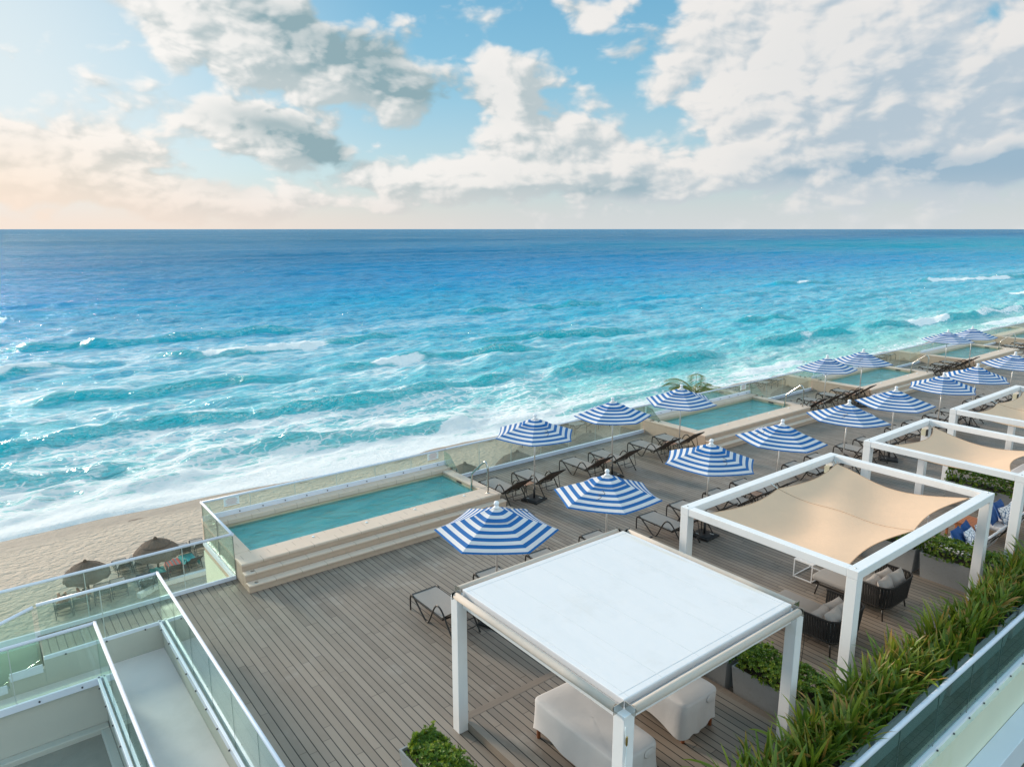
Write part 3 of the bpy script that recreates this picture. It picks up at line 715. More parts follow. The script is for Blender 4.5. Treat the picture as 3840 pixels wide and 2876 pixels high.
def pool(x0, x1, label):
    p = thing('raised_pool', label, 'pool', (x0, 15.2, 0), 0, 'raised plunge pools along the seaward edge')
    L = x1 - x0; y = lambda v: v - 15.2
    cw, cf = .42, .66
    # stone rim
    b = MB()
    b.box(0, L, y(15.70), y(16.36), .47, .54); b.box(0, cw, y(16.36), y(18.38), .47, .54); b.box(L - .30, L, y(16.36), y(18.38), .47, .54); b.box(0, L, y(18.38), y(18.92), .47, .60)
    cop = b.build('coping', stone_m, p, bevel=.02)
    b = MB()
    b.box(.015, L - .015, y(15.735), y(16.34), 0, .468); b.box(.015, cw - .02, y(16.342), y(18.9), -.3, .468); b.box(L - .28, L - .015, y(16.342), y(18.9), -.3, .468); b.box(cw - .018, L - .282, y(18.4), y(18.9), -.3, .468)
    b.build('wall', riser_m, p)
    for (yy, zz) in ((15.50, .36), (15.27, .18)):
        xr = L + (.12 if zz < .3 else .05); dp = .195 if zz > .3 else .225
        s_o = MB().box(.0, xr, y(yy), y(yy) + dp + .02, zz - .05, zz).build('step', stone_m, p, bevel=.016)
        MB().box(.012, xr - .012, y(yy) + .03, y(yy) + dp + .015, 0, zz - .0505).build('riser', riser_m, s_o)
        MB().lathe([(.045, zz + .001), (.045, zz + .007), (.03, zz + .010)], 14, c=(.20, y(yy) + .10, 0)).build('step_light', steel, s_o)
    MB().box(cw - .03, cw, y(16.345), y(18.395), -.6, .46).box(L - .31, L - .285, y(16.345), y(18.395), -.6, .46).box(cw, L - .31, y(18.384), y(18.41), -.6, .46).box(cw, L - .31, y(16.33), y(16.356), -.6, .46).build('inner_wall', stone_in, p)
    MB().box(cw, L - .312, y(16.358), y(18.382), -.22, -.2).build('basin', tile_m, p)
    a0, a1, b0, b1 = cw + .003, L - .315, y(16.36), y(18.38)
    MB().box(a0, a0 + .01, b0, b1, -.195, .34).box(a1 - .01, a1, b0, b1, -.195, .34).box(a0 + .01, a1 - .01, b0, b0 + .01, -.195, .34).box(a0 + .01, a1 - .01, b1 - .01, b1, -.195, .34).build('lining', tile_m, p)
    MB().poly([(cw, y(16.357), .40), (L - .311, y(16.357), .40), (L - .311, y(18.383), .40), (cw, y(18.383), .40)]).build('water', water_m, p)
    MB().box(L - .325, L - .305, y(17.3), y(17.55), .42, .465).build('skimmer', bolt_m, p)
    for i in range(4):
        MB().lathe([(.035, .542), (.035, .552), (.018, .565)], 12, c=(1.9 + i * 1.45 if i < 3 else L - 1.0, y(16.15), 0)).build('jet_knob', label_m, cop)
    return p
POOLS = [(4.5, 11.92, 'nearest raised pool with three sandstone steps, empty turquoise water'), (21.4, 28.64, 'second raised pool along the railing, between two groups of parasols'),
         (34.0, 40.85, 'third raised pool along the railing, small and pale in the distance'), (46.4, 53.4, 'fourth raised pool along the railing, half hidden by the far parasols'), (58.5, 65.6, 'farthest raised pool, cut off by the picture edge')]
for a_, b_, lb in POOLS: pool(a_, b_, lb)
for (a_, b_, lb), nm in zip(POOLS, ('nearest', 'second', 'third', 'fourth', 'farthest')):
    h = thing('pool_handrail', 'bent steel grab rail at the far end of the %s pool' % nm, 'handrail', (b_ - .32, 15.92, .54), 0, 'bent steel grab rails of the pools')
    MB().tube(smoothpath([(0, 0, 0), (0, 0, .55), (0, .01, .78), (0, .10, .90), (0, .22, .86), (-.0, .72, .44), (0, .80, .33), (0, .82, .1), (0, .86, -.3)], 5), .03, 10).build('rail', steel, h)
    MB().lathe([(.05, 0), (.05, .012), (.026, .02)], 16).build('flange', steel, h)
# ---------------------------------------------------------------- parasols
RP, ZE, ZT = 1.27, 2.06, 2.50
def tier(mb, r_in, r_out, z_in, z_out, bands, first_blue=True, nu=6, sag=.035, inset=.03):
    """six sloping gores; bands counted from the hem inwards, each its own ring of faces"""
    nb = len(bands)
    cum = [0]
    for wdt, _ in bands: cum.append(cum[-1] + wdt)
    tot = cum[-1]
    for gi in range(6):
        a0 = gi * PI / 3; a1 = a0 + PI / 3
        rows = []
        for bi_ in range(nb):
            sub = 2
            for sI in range(sub + (1 if bi_ == nb - 1 else 0)):
                rows.append((cum[bi_] + bands[bi_][0] * sI / sub) / tot)
        ids = []
        for tt in rows:
            r = r_out + (r_in - r_out) * tt; z = z_out + (z_in - z_out) * (tt ** .93)
            ln = []
            for i in range(nu + 1):
                uu = i / nu; b = 4 * uu * (1 - uu)
                px = r * (math.cos(a0) * (1 - uu) + math.cos(a1) * uu); py = r * (math.sin(a0) * (1 - uu) + math.sin(a1) * uu)
                k = 1 - inset * b * (1 - tt) * (r / RP)
                ln.append(len(mb.v)); mb.v.append((px * k, py * k, z - sag * b * (r / RP)))
            ids.append(ln)
        for ri in range(len(rows) - 1):
            mi = bands[min(ri // 2, nb - 1)][1]
            for i in range(nu): mb.addf((ids[ri][i], ids[ri][i + 1], ids[ri + 1][i + 1], ids[ri + 1][i]), mi, False)
def make_parasol():
    r = thing('parasol', 'x', 'parasol', (0, 0, 0), 0, 'blue and white striped parasols on the deck')
    b = MB(); tier(b, .36, RP, 2.385, ZE, [(.5, 0)] + [(1, (i + 1) % 2) for i in range(9)])
    b.build('canopy', [cl_blue, cl_white], r)
    b = MB(); tier(b, .05, .43, 2.535, 2.385, [(1, 0), (1, 1), (1, 0), (1.1, 1)], sag=.05); b.build('vent', [cl_blue, cl_white], r)
    MB().lathe([(.03, 2.52), (.075, 2.535), (.05, 2.565), (.025, 2.575), (.05, 2.60), (.056, 2.635), (.04, 2.668), (.005, 2.68)], 14).build('finial', fin_white, r)
    po_ = MB().tube([(0, 0, .1), (0, 0, 2.53)], .021, 12).build('pole', pole_m, r)
    MB().tube([(0, 0, .07), (0, 0, .42)], .032, 12).tube([(0, 0, .36), (.05, 0, .36)], .012, 6).build('pole_socket', black_plastic, po_)
    b = MB().box(-.29, .29, -.29, .29, .0, .055).box(-.24, .24, -.24, .24, .055, .075); ba_ = b.build('base', black_plastic, r, bevel=.02)
    MB().box(-.19, -.07, -.17, -.155, .0755, .0775).box(.10, .22, .10, .115, .0755, .0775).build('base_mark', label_m, ba_)
    for i in range(6):
        a = i * PI / 3; c_, s_ = math.cos(a), math.sin(a)
        rb_ = MB().beam((.03 * c_, .03 * s_, 2.475), (RP * .985 * c_, RP * .985 * s_, ZE - .012), .014, .018).build('rib', pole_m, r)
        MB().beam((.03 * c_, .03 * s_, 1.93), (.62 * c_, .62 * s_, 2.26), .012, .012).build('strut', pole_m, rb_)
    a = 4.9; pts = [(RP * .80, -.05, 2.20), (RP * .72, .05, 2.245), (RP * .66, -.03, 2.27), (RP * .60, .1, 2.285), (RP * .52, .02, 2.325)]
    rm = Matrix.Rotation(-PI / 6, 4, 'Z')
    MB().tube(smoothpath([rm @ Vector((p[0] * .86, p[1], p[2] + .03)) for p in pts], 3), .006, 5).build('tie_strap', black_metal, r)
    return r
PA = [(8.15, 10.9, 22, 'largest striped parasol, between the nearest pool\'s steps and the white roof'),
 (11.3, 10.85, 2, 'striped parasol just beyond the far corner of the white roof'),
 (15.1, 10.95, 34, 'striped parasol beyond the beam of the nearest sail pergola, first on that side'),
 (18.35, 10.95, 4, 'striped parasol in front of the second pool\'s steps at their near end'),
 (22.2, 10.95, 48, 'striped parasol over the far end of the second pool\'s steps, beyond the middle pergola'),
 (25.6, 10.98, 58, 'striped parasol overlapping its left neighbour, in front of the small middle pergola'),
 (29.5, 11.0, 20, 'striped parasol between the middle and farthest pergolas, left of an overlapping pair'),
 (32.6, 10.95, 24, 'striped parasol above the farthest sail pergola, next to last before the picture edge'),
 (37.2, 11.1, 52, 'front-row parasol nearest the picture\'s right edge, partly cut off'),
 (13.2, 15.75, 46, 'striped parasol standing nearest the railing beside the first pool\'s far end'),
 (16.6, 15.8, 20, 'striped parasol midway along the railing between the first two pools'),
 (19.95, 15.75, 54, 'striped parasol overlapping the near end of the second pool, palm fronds behind it'),
 (29.75, 15.75, 8, 'striped parasol at the far end of the second pool, nearer one of its pair'),
 (32.6, 15.6, 48, 'striped parasol over the near end of the third pool, farther one of its pair'),
 (42.6, 15.9, 46, 'small distant parasol at the far end of the third pool, left of its pair'),
 (45.2, 15.6, 0, 'smallest and farthest striped parasol, over the near end of the fourth pool')]
proto_par = make_parasol()
for i, (x, y, th, lb) in enumerate(PA):
    tx, ty = random.uniform(-.03, .03), random.uniform(-.03, .03)
    if i == 0: proto_par.location = (x, y, 0); proto_par.rotation_euler = (0, 0, math.radians(th)); proto_par['label'] = lb
    else: dup(proto_par, (x, y, 0), math.radians(th + (60 * random.randint(0, 5))), lb, tilt=(tx, ty))

# ---------------------------------------------------------------- sun loungers
def make_lounger(name='sun_lounger'):
    r = thing(name, 'x', 'sun lounger', (0, 0, 0))
    W = .68
    for sx in (.02, W - .02):
        side = smoothpath([(sx, .03, 0), (sx, .035, .2), (sx, .015, .33), (sx, -.05, .37), (sx, -.15, .33), (sx, -.50, .06), (sx, -.60, .012), (sx, -.70, .06), (sx, -.90, .42), (sx, -1.03, .55), (sx, -1.20, .50), (sx, -1.42, .24), (sx, -1.62, 0)], 4)
        MB().tube(side, .021, 6, flat=.8).build('side_frame', black_metal, r)
        MB().beam((sx, .0, .34), (sx, -1.22, .325), .022, .03).build('seat_rail', black_metal, r)
        MB().beam((sx + (.03 if sx < .3 else -.03), -1.18, .33), (sx + (.03 if sx < .3 else -.03), -1.86, .84), .022, .03).build('back_rail', black_metal, r)
    for (yy, zz, xx, wd) in ((0, .35, .02, .035), (-1.86, .84, .05, .03), (-.6, .31, .02, .02), (-1.2, .31, .02, .02)):
        MB().beam((xx, yy, zz), (W - xx, yy, zz), wd, .03).build('cross_bar', black_metal, r)
    MB().tube(smoothpath([(.08, -1.55, .62), (.08, -1.62, .34), (.12, -1.66, .22), (W - .12, -1.66, .22), (W - .08, -1.62, .34), (W - .08, -1.55, .62)], 4), .011, 5).build('prop_bar', black_metal, r)
    MB().tube([(.03, -1.42, .24), (W - .03, -1.42, .24)], .011, 5).build('cross_bar', black_metal, r)
    def seat(u, v): return (.035 + u * (W - .07), .005 - v * 1.2, .358 - .025 * math.sin(PI * u) * math.sin(PI * min(1, v * 1.02)) - .01 * v)
    MB().grid(seat, 6, 10).build('seat_sling', sling, r)
    b = MB()
    def bk(off): return lambda u, v: (.06 + u * (W - .12), -1.19 - v * .67 + off * .6, .342 + v * .51 + off * .8 - .02 * math.sin(PI * u) * math.sin(PI * v))
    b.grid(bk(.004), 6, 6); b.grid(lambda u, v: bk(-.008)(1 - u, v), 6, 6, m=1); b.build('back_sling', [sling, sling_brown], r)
    return r
proto_l = make_lounger(); first_l = [True]
def place_lounger(x, y, rz, label, group, z=0):
    if first_l[0]:
        first_l[0] = False; proto_l.location = (x, y, z); proto_l.rotation_euler = (0, 0, rz); proto_l['label'] = label; proto_l['group'] = group; return proto_l
    return dup(proto_l, (x, y, z), rz, label, group)
G1 = 'sun loungers in pairs along the seaward railing'; G2 = 'sun loungers in pairs in the landward row'
seaw = [(12.22, 'tucked against the far end of the nearest pool, behind its grab rail'), (13.57, 'beyond the parasol pole nearest the first pool'),
 (15.62, 'nearer one of the pair under the middle railing parasol'), (16.99, 'farther one of the pair under the middle railing parasol'),
 (18.95, 'nearer one of the pair before the second pool\'s end wall'), (20.28, 'set against the near end wall of the second pool'),
 (28.98, 'tucked behind the far end of the second pool'), (30.3, 'in the second gap between pools, beside the nearer pole'), (31.98, 'in the second gap between pools, beside the farther pole'), (33.22, 'against the near end wall of the third pool'),
 (41.6, 'behind the far end of the third pool'), (42.8, 'in the distant gap between third and fourth pools, by the nearer pole'), (44.4, 'in the distant gap between third and fourth pools, by the farther pole'), (45.6, 'against the near end wall of the fourth pool'),
 (57.1, 'very small at the picture\'s right edge, nearer one'), (55.4, 'very small at the picture\'s right edge, behind the fourth grab rail')]
for x, lb in seaw: place_lounger(x, 17.3 + random.uniform(-.03, .03), random.uniform(-.02, .02), 'black sling lounger ' + lb, G1)
front = [(6.98, 'alone in the open beside the white roof\'s corner post'), (8.6, 'mostly hidden behind the white roof, under the first parasol'), (10.15, 'with just its foot showing over the white roof\'s edge'), (11.9, 'hidden behind the far edge of the white roof'),
 (14.03, 'right behind the corner post of the nearest sail pergola'), (15.33, 'beside the black parasol base beyond the nearest sail pergola'), (16.91, 'showing above the front beam of the nearest sail pergola, left one'), (18.3, 'behind the front beam of the nearest sail pergola, near its middle'),
 (21.13, 'beyond the far front corner of the nearest sail pergola, nearer one'), (22.55, 'by the black parasol base behind the middle pergola\'s corner post'), (24.5, 'beyond the middle pergola\'s front beam, nearer of two'), (25.85, 'beyond the middle pergola\'s front beam, farther of two'),
 (28.4, 'beyond the farthest sail pergola, first in its line'), (29.75, 'beyond the farthest sail pergola, second in its line'), (31.65, 'beyond the farthest sail pergola, third in its line'), (33.0, 'beyond the farthest sail pergola, fourth in its line'), (35.8, 'in the landward row near the picture\'s right edge, nearer one'), (37.3, 'in the landward row near the picture\'s right edge, farther one')]
for x, lb in front: place_lounger(x, 12.4 + random.uniform(-.03, .03), random.uniform(-.02, .02), 'black sling lounger ' + lb, G2)
# little slatted tables between each pair
def make_side():
    r = thing('side_table', 'x', 'side table', (0, 0, 0), 0, 'small slatted tables between the loungers')
    b = MB()
    for i in range(5): b.box(-.2, .2, -.2 + i * .081, -.2 + i * .081 + .072, .40, .42)
    b.build('table_top', wood_tab, r)
    for sx in (-.2, .2):
        MB().tube(smoothpath([(sx, -.22, 0), (sx, -.20, .36), (sx, -.14, .415), (sx, .14, .415), (sx, .20, .36), (sx, .22, 0)], 4), .014, 6).build('leg_frame', black_metal, r)
    return r
pt = make_side()
SD = [(13.22, 16.2, 'under the parasol nearest the first pool'), (16.66, 16.25, 'under the middle railing parasol'), (19.98, 16.2, 'under the parasol before the second pool\'s end wall'), (30.0, 16.2, 'by the nearer pole in the second gap'), (32.9, 16.2, 'by the farther pole in the second gap'),
      (15.02, 11.35, 'under the parasol beyond the nearest sail pergola'), (17.95, 11.3, 'behind the nearest sail pergola\'s front beam'), (22.2, 11.4, 'behind the middle pergola\'s corner post'), (25.5, 11.4, 'beyond the middle pergola'), (29.4, 11.4, 'beyond the farthest sail pergola'), (8.1, 11.4, 'under the first parasol, behind the white roof')]
for i, (x, y, lb) in enumerate(SD):
    l = 'small brown slatted table ' + lb
    if i == 0: pt.location = (x, y, 0); pt['label'] = l
    else: dup(pt, (x, y, 0), 0, l)
# ---------------------------------------------------------------- roofed shade with rolled blinds
m, t, out = newmat('roof_panel'); P = t.coord(); X, Y, Z = t.sep(P)
st = t.add(t.step(t.noise(P, 1.1, 8, .7), .48, .75, 0, .45), t.step(t.noise(t.mapv(P, (9, .7, 1)), 1, 6, .7), .56, .75, 0, .35))
c = t.mix(st, (.68, .675, .70, 1), (.58, .57, .57, 1))
edge = t.mul(t.step(X, 3.45, 3.75), t.step(t.noise(t.mapv(P, (6, .8, 1)), 1, 6), .45, .65))
c = t.mix(t.mul(edge, .55), c, (.60, .50, .34, 1))
bsdf(t, out, c, .4, 0, .4, t.bump(t.noise(t.mapv(P, (2.5, .8, 1)), .9, 4), .35, .06)); roof_m = m
seam_m = simple('seam', (.60, .61, .63), .6)
cx0, cx1, cy0, cy1 = 5.63, 9.52, 5.04, 8.74
cb = thing('shade_shelter', 'square white roofed shelter with rolled beige blinds along its edges', 'shelter', (cx0, cy0, 0))
LX, LY = cx1 - cx0, cy1 - cy0
MB().box(.13, LX - .13, .13, LY - .13, 2.40, 2.50).build('roof', roof_m, cb, bevel=.012)
b = MB()
for i in range(1, 5): b.box(.10 + (LX - .2) * i / 5 - .004, .10 + (LX - .2) * i / 5 + .004, .16, LY - .16, 2.5, 2.502)
for yy in (.24, LY - .24): b.box(.14, LX - .14, yy - .004, yy + .004, 2.5, 2.5025)
for xx in (.22, LX - .22): b.box(xx - .003, xx + .003, .14, LY - .14, 2.5, 2.503)
b.build('roof_seams', seam_m, cb)
for (x, y) in ((.0, .0), (LX - .18, .0), (.0, LY - .18), (LX - .18, LY - .18)):
    b_ = 0.0 if y > 1 else .14
    if (x > 1): b_ = .14
    MB().box(x, x + .18, y, y + .18, b_, 2.395).build('post', white_paint, cb, bevel=.008)
for (a_, b_) in (((.12, .14, 2.31), (LX - .12, .14, 2.31)), ((.12, LY - .14, 2.31), (LX - .12, LY - .14, 2.31)), ((.14, .2, 2.308), (.14, LY - .2, 2.308)), ((LX - .14, .2, 2.308), (LX - .14, LY - .2, 2.308))):
    MB().beam(a_, b_, .10, .16).build('beam', white_paint, cb)
rr = .053
for (a_, b_) in (((.15, -.0, 2.44), (LX - .15, .0, 2.44)), ((.15, LY, 2.44), (LX - .15, LY, 2.44)), ((.0, .15, 2.44), (.0, LY - .15, 2.44)), ((LX, .15, 2.44), (LX, LY - .15, 2.44))):
    A, B = Vector(a_), Vector(b_); dd_ = (B - A).normalized()
    q = MB().tube([A, A + dd_ * .9, A + dd_ * 2.4, B], [rr, rr * 1.03, rr * .98, rr], 18).build('rolled_blind', roller_m, cb)
    MB().tube([A - dd_ * .02, A + dd_ * .012], rr * .8, 14).tube([B - dd_ * .012, B + dd_ * .02], rr * .8, 14).build('end_cap', black_metal, q)
    nrm = Vector((dd_.y, -dd_.x, 0)); ctr = Vector((LX / 2, LY / 2, 2.4)); 
    if (A - ctr).dot(nrm) < 0: nrm = -nrm
    for e_, sg in ((A, -1), (B, 1)): MB().beam(e_ + dd_ * .028 * sg - nrm * .11, e_ + dd_ * .028 * sg + nrm * .06, .006, .12).build('bracket', steel, q)
MB().tube(smoothpath([(.0, -.02, 2.28), (.02, -.03, 1.9), (-.05, -.05, 1.2), (-.10, -.06, .5)], 4), .007, 6).build('pull_cord', label_m, cb)
MB().lathe([(.004, 2.02), (.014, 2.04), (.014, 2.14), (.004, 2.16)], 8, c=(.02, -.03, 0)).build('hook', simple('brass', (.5, .33, .1), .3, .9), cb)
MB().tube(smoothpath([(LX + .03, .0, 2.33), (LX + .04, -.02, 1.9), (LX + .0, .0, 1.2)], 4), .005, 6).build('pull_cord', black_metal, cb)

# ---------------------------------------------------------------- pergolas and their sails
def pergola(x0, x1, y0, y1, label, sconces=True, mid=False):
    p = thing('pergola', label, 'pergola', (x0, y0, 0), 0, 'white timber pergolas')
    LX, LY = x1 - x0, y1 - y0; w = .19
    for (x, y) in ((0, 0), (LX - w, 0), (0, LY - w), (LX - w, LY - w)):
        MB().box(x, x + w, y, y + w, 0, 2.343).build('post', white_paint, p, bevel=.008)
    MB().box(-.004, LX + .004, -.004, w, 2.345, 2.5).build('beam', white_paint, p, bevel=.008); MB().box(-.004, LX + .004, LY - w, LY + .004, 2.345, 2.5).build('beam', white_paint, p, bevel=.008)
    MB().box(0, w - .01, w + .001, LY - w - .001, 2.347, 2.497).build('beam', white_paint, p, bevel=.008); MB().box(LX - w + .01, LX, w + .001, LY - w - .001, 2.347, 2.497).build('beam', white_paint, p, bevel=.008)
    if sconces:
        s = MB().box(LX - w - .13, LX - w - .005, LY - w + .02, LY - w + .15, 2.04, 2.22).build('lamp', simple('lamp_shade', (.62, .60, .46), .5, 0, .03), p)
        MB().box(LX - w - .135, LX - w - .0, LY - w + .005, LY - w + .018, 2.03, 2.23).build('lamp_frame', black_metal, s)
    for (x, y) in ((w * .5, w * .5), (LX - w * .5, w * .5), (w * .5, LY - w * .5)):
        MB().lathe([(.018, 2.5), (.018, 2.506), (.006, 2.515)], 8, c=(x, y, 0)).build('cap_screw', steel, p)
    return p
def sail(x0, x1, y0, y1, label, sag=.26, mid=True):
    """six-point shade sail: inner corners of the frame"""
    s = thing('shade_sail', label, 'shade sail', (x0, y0, 2.36), 0, 'beige sails stretched in the pergolas')
    LX, LY = x1 - x0, y1 - y0
    def f(u, v):
        h = (u * 2) % 1 if mid and u < 1 else (1.0 if u == 1 else u)
        if not mid: h = u
        su = math.sin(PI * h); sv = math.sin(PI * v)
        ins = .17 * su if mid else .42 * su
        iv = .02 * math.sin(PI * u)
        lo = .16 + ins + (iv if mid else 0); hi = LY - .16 - ins - (iv if mid else 0)
        y = lo + (hi - lo) * v
        xi = .19 * sv; xlo = .16 + xi; xhi = LX - .16 - xi
        x = xlo + (xhi - xlo) * u
        if mid: x = x + 0
        z = -sag * (sv * .72 + .30 * su * (.15 + .85 * sv)) - .05 * math.sin(PI * u) * (1 if mid else 0)
        z += .11 * sv * math.exp(-((u - v) * 4) ** 2) * (1 if mid else 0)
        return (x, y, z + .012 * math.sin(9 * u + 5 * v) * sv)
    MB().grid(f, 48, 32).build('cloth', sail_m, s)
    hem = MB()
    n = 48
    hem.tube([f(i / n, 0) for i in range(n + 1)], .009, 5); hem.tube([f(i / n, 1) for i in range(n + 1)], .009, 5)
    hem.tube([f(0, i / n) for i in range(n + 1)], .009, 5); hem.tube([f(1, i / n) for i in range(n + 1)], .009, 5)
    hem.build('hem', simple('sail_hem', (.50, .32, .20), .8), s)
    if mid: MB().tube([tuple(Vector(f(.5, i / n)) + Vector((0, 0, .003))) for i in range(n + 1)], .007, 4).build('seam', MATS['sail_hem'], s)
    for (u, v, a_) in ((0, 0, (-.0, 0)), (1, 0, (LX, 0)), (0, 1, (0, LY)), (1, 1, (LX, LY))) + (((.5, 0, (LX / 2, -.05)), (.5, 1, (LX / 2, LY + .05))) if mid else ()):
        P0 = Vector(f(u, v)); MB().tube([P0, Vector((a_[0], a_[1], .05))], .008, 5).build('rope', label_m, s)
pergola(11.2, 17.05, 5.07, 8.72, 'nearest white sail pergola, over the two black rope daybeds')
sail(11.39, 16.86, 5.26, 8.53, 'broad beige shade sail of the nearest pergola, seam across its middle')
pergola(18.75, 22.5, 5.03, 8.72, 'middle white pergola, the narrow one, beyond the sofas with blue pillows')
sail(18.94, 22.31, 5.22, 8.53, 'smaller beige shade sail in the narrow middle pergola', .28, mid=False)
pergola(24.3, 29.96, 5.05, 8.75, 'farthest white sail pergola at the picture\'s right edge')
sail(24.49, 29.77, 5.24, 8.56, 'beige shade sail of the farthest pergola, cut by the picture edge')

# ---------------------------------------------------------------- daybeds
def upath(W, y1, r, n=6):
    """rounded U: from the front of one arm, round the back, to the front of the other"""
    p = [(0, y1)] + [(r - r * math.cos(a), r - r * math.sin(a)) for a in [PI / 2 * i / n for i in range(n + 1)]]
    p += [(W - r + r * math.sin(a), r - r * math.cos(a)) for a in [PI / 2 * i / n for i in range(n + 1)]] + [(W, y1)]
    out = []
    for i in range(len(p) - 1):
        L = math.dist(p[i], p[i + 1]); k = max(1, int(L / .05))
        for j in range(k): out.append((p[i][0] + (p[i + 1][0] - p[i][0]) * j / k, p[i][1] + (p[i + 1][1] - p[i][1]) * j / k))
    out.append(p[-1]); return out
def make_daybed():
    r = thing('daybed', 'x', 'daybed', (0, 0, 0), 0, 'black rope daybeds with grey cushions')
    W, D = 1.22, 1.72
    U = upath(W, .86, .24)
    top = lambda i: .76 - .02 * (abs(i / (len(U) - 1) - .5) * 2) ** 3
    b = MB().tube([(x, y, top(i)) for i, (x, y) in enumerate(U)], .022, 6); b.build('back_rail', rope, r)
    w_ = MB()
    for i in range(len(U) - 1):
        (x0, y0), (x1, y1) = U[i], U[i + 1]; cx_, cy_ = W / 2, .5
        f0 = .30 * 0 + .30
        def inn(x, y, k): return (x + (cx_ - x) * k, y + (cy_ - y) * k * .6)
        a0 = (x0 + (x1 - x0) * .04, y0 + (y1 - y0) * .04); a1 = (x0 + (x1 - x0) * .86, y0 + (y1 - y0) * .86)
        dn = (y1 - y0, -(x1 - x0)); L = math.hypot(*dn); dn = (dn[0] / L * .012, dn[1] / L * .012)
        bz0 = inn(*a0, .12); bz1 = inn(*a1, .12)
        t0, t1 = top(i) - .01, .30
        base = len(w_.v)
        w_.v += [(a0[0], a0[1], t0), (a1[0], a1[1], t0), (bz1[0], bz1[1], t1), (bz0[0], bz0[1], t1), (a0[0] + dn[0], a0[1] + dn[1], t0), (a1[0] + dn[0], a1[1] + dn[1], t0), (bz1[0] + dn[0], bz1[1] + dn[1], t1), (bz0[0] + dn[0], bz0[1] + dn[1], t1)]
        for q in ((0, 1, 2, 3), (7, 6, 5, 4), (0, 3, 7, 4), (1, 5, 6, 2)): w_.addf([base + k_ for k_ in q])
    w_.build('woven_back', rope, r)
    inner = MB()
    Ui = [(W / 2 + (x - W / 2) * .955, .5 + (y - .5) * .97) for x, y in U]
    for i in range(len(Ui) - 1): inner.poly([(*Ui[i], .34), (*Ui[i + 1], .34), (*Ui[i + 1], .56), (*Ui[i], .56)])
    b = MB().tube([(W / 2 + (x - W / 2) * .88, .5 + (y - .5) * .93, .29) for x, y in U], .02, 6)
    b.beam((.08, .5, .27), (.08, D - .1, .27), .035, .03).beam((W - .08, .5, .27), (W - .08, D - .1, .27), .035, .03).beam((.08, D - .1, .27), (W - .08, D - .1, .27), .035, .03).beam((.1, .35, .27), (W - .1, .35, .27), .03, .03)
    b.build('frame', black_metal, r)
    for (x, y, dx, dy) in ((.14, .16, -.05, -.05), (W - .14, .16, .05, -.05), (.12, D - .16, -.03, .05), (W - .12, D - .16, .03, .05)):
        MB().tube([(x, y, .28), (x + dx, y + dy, 0)], [.024, .014], 8).build('leg', black_metal, r)
    c_ = MB().box(.10, W - .10, .20, D, .30, .44); o = c_.build('seat_cushion', cushion, r, smooth=True)
    bv = o.modifiers.new('edge', 'BEVEL'); bv.width = .055; bv.segments = 4
    # round the two front corners in plan
    return r
def pillow(name, w_, h_, d_, mat, label, loc, rot, group, mats=None):
    b = MB(); n = 12
    def f(sg):
        def g(u, v):
            x, y = u * 2 - 1, v * 2 - 1
            e_ = (1 - abs(x) ** 2.6) * (1 - abs(y) ** 2.6)
            pin = 1 - .07 * (1 - abs(x)) * abs(y) ** 3 - .0
            pin2 = 1 - .07 * (1 - abs(y)) * abs(x) ** 3
            wr = .012 * math.sin(x * 7 + y * 3 + loc[0] * 9) * e_
            return (x * w_ / 2 * pin2, y * h_ / 2 * pin, sg * (d_ / 2 * max(e_, 0) ** .55 + wr))
        return g
    b.grid(f(1), n, n); b.grid(lambda u, v: f(-1)(1 - u, v), n, n)
    o = b.build(name, mats or mat); o.location = loc; o.rotation_euler = rot
    return tag(o, label, 'pillow', group)
PW = 'grey pillows leaning in the daybeds'
dby = make_daybed()
for i, (x, y, lb, nm) in enumerate(((12.30, 5.86, 'black rope daybed half hidden behind the pergola\'s near post, nearer of two', 'nearer'), (14.40, 5.86, 'black rope daybed in the middle of the nearest pergola, farther of two', 'farther'))):
    if i == 0: dby.location = (x, y, 0); dby['label'] = lb
    else: dup(dby, (x, y, 0), .0, lb)
    pillow('pillow', .54, .38, .20, pillow_m, 'grey pillow at the back of the %s daybed, left behind another' % nm, (x + .36, y + .23, .66), (math.radians(66), 0, .05), PW)
    pillow('pillow', .54, .38, .20, pillow_m, 'grey pillow at the back of the %s daybed, right behind another' % nm, (x + .87, y + .23, .66), (math.radians(66), 0, -.05), PW)
    pillow('pillow', .54, .37, .20, pillow_m, 'grey front pillow of the %s daybed on its left half' % nm, (x + .36, y + .44, .62), (math.radians(42), 0, .06), PW)
    pillow('pillow', .54, .37, .20, pillow_m, 'grey front pillow of the %s daybed on its right half' % nm, (x + .86, y + .43, .62), (math.radians(42), 0, -.05), PW)
def white_table(x, y, label, L=.75):
    r = thing('low_table', label, 'low table', (x, y, 0), 0, 'low white slatted tables')
    b = MB()
    n = 9
    for i in range(n): b.box(.03 + i * (L - .06) / n, .03 + (i + .82) * (L - .06) / n, .03, .44, .425, .445)
    b.box(0, L, 0, .03, .42, .447).box(0, L, .44, .47, .42, .447).box(0, .03, .03, .44, .42, .446).box(L - .03, L, .03, .44, .42, .446)
    b.build('table_top', white_paint, r)
    for (xx, yy) in ((0, 0), (L - .025, 0), (0, .445), (L - .025, .445)): MB().box(xx, xx + .025, yy, yy + .025, 0, .42).build('leg', white_paint, r)
    MB().box(.025, L - .025, 0, .022, .0, .022).box(.025, L - .025, .448, .47, 0, .022).box(0, .022, .025, .445, 0, .022).box(L - .022, L, .025, .445, 0, .022).build('foot_rail', white_paint, r)
white_table(14.88, 7.77, 'low white slatted table on an open frame, beside the farther daybed')
white_table(19.4, 9.6 - 2.2, 'white table just seen through the middle pergola', .7)

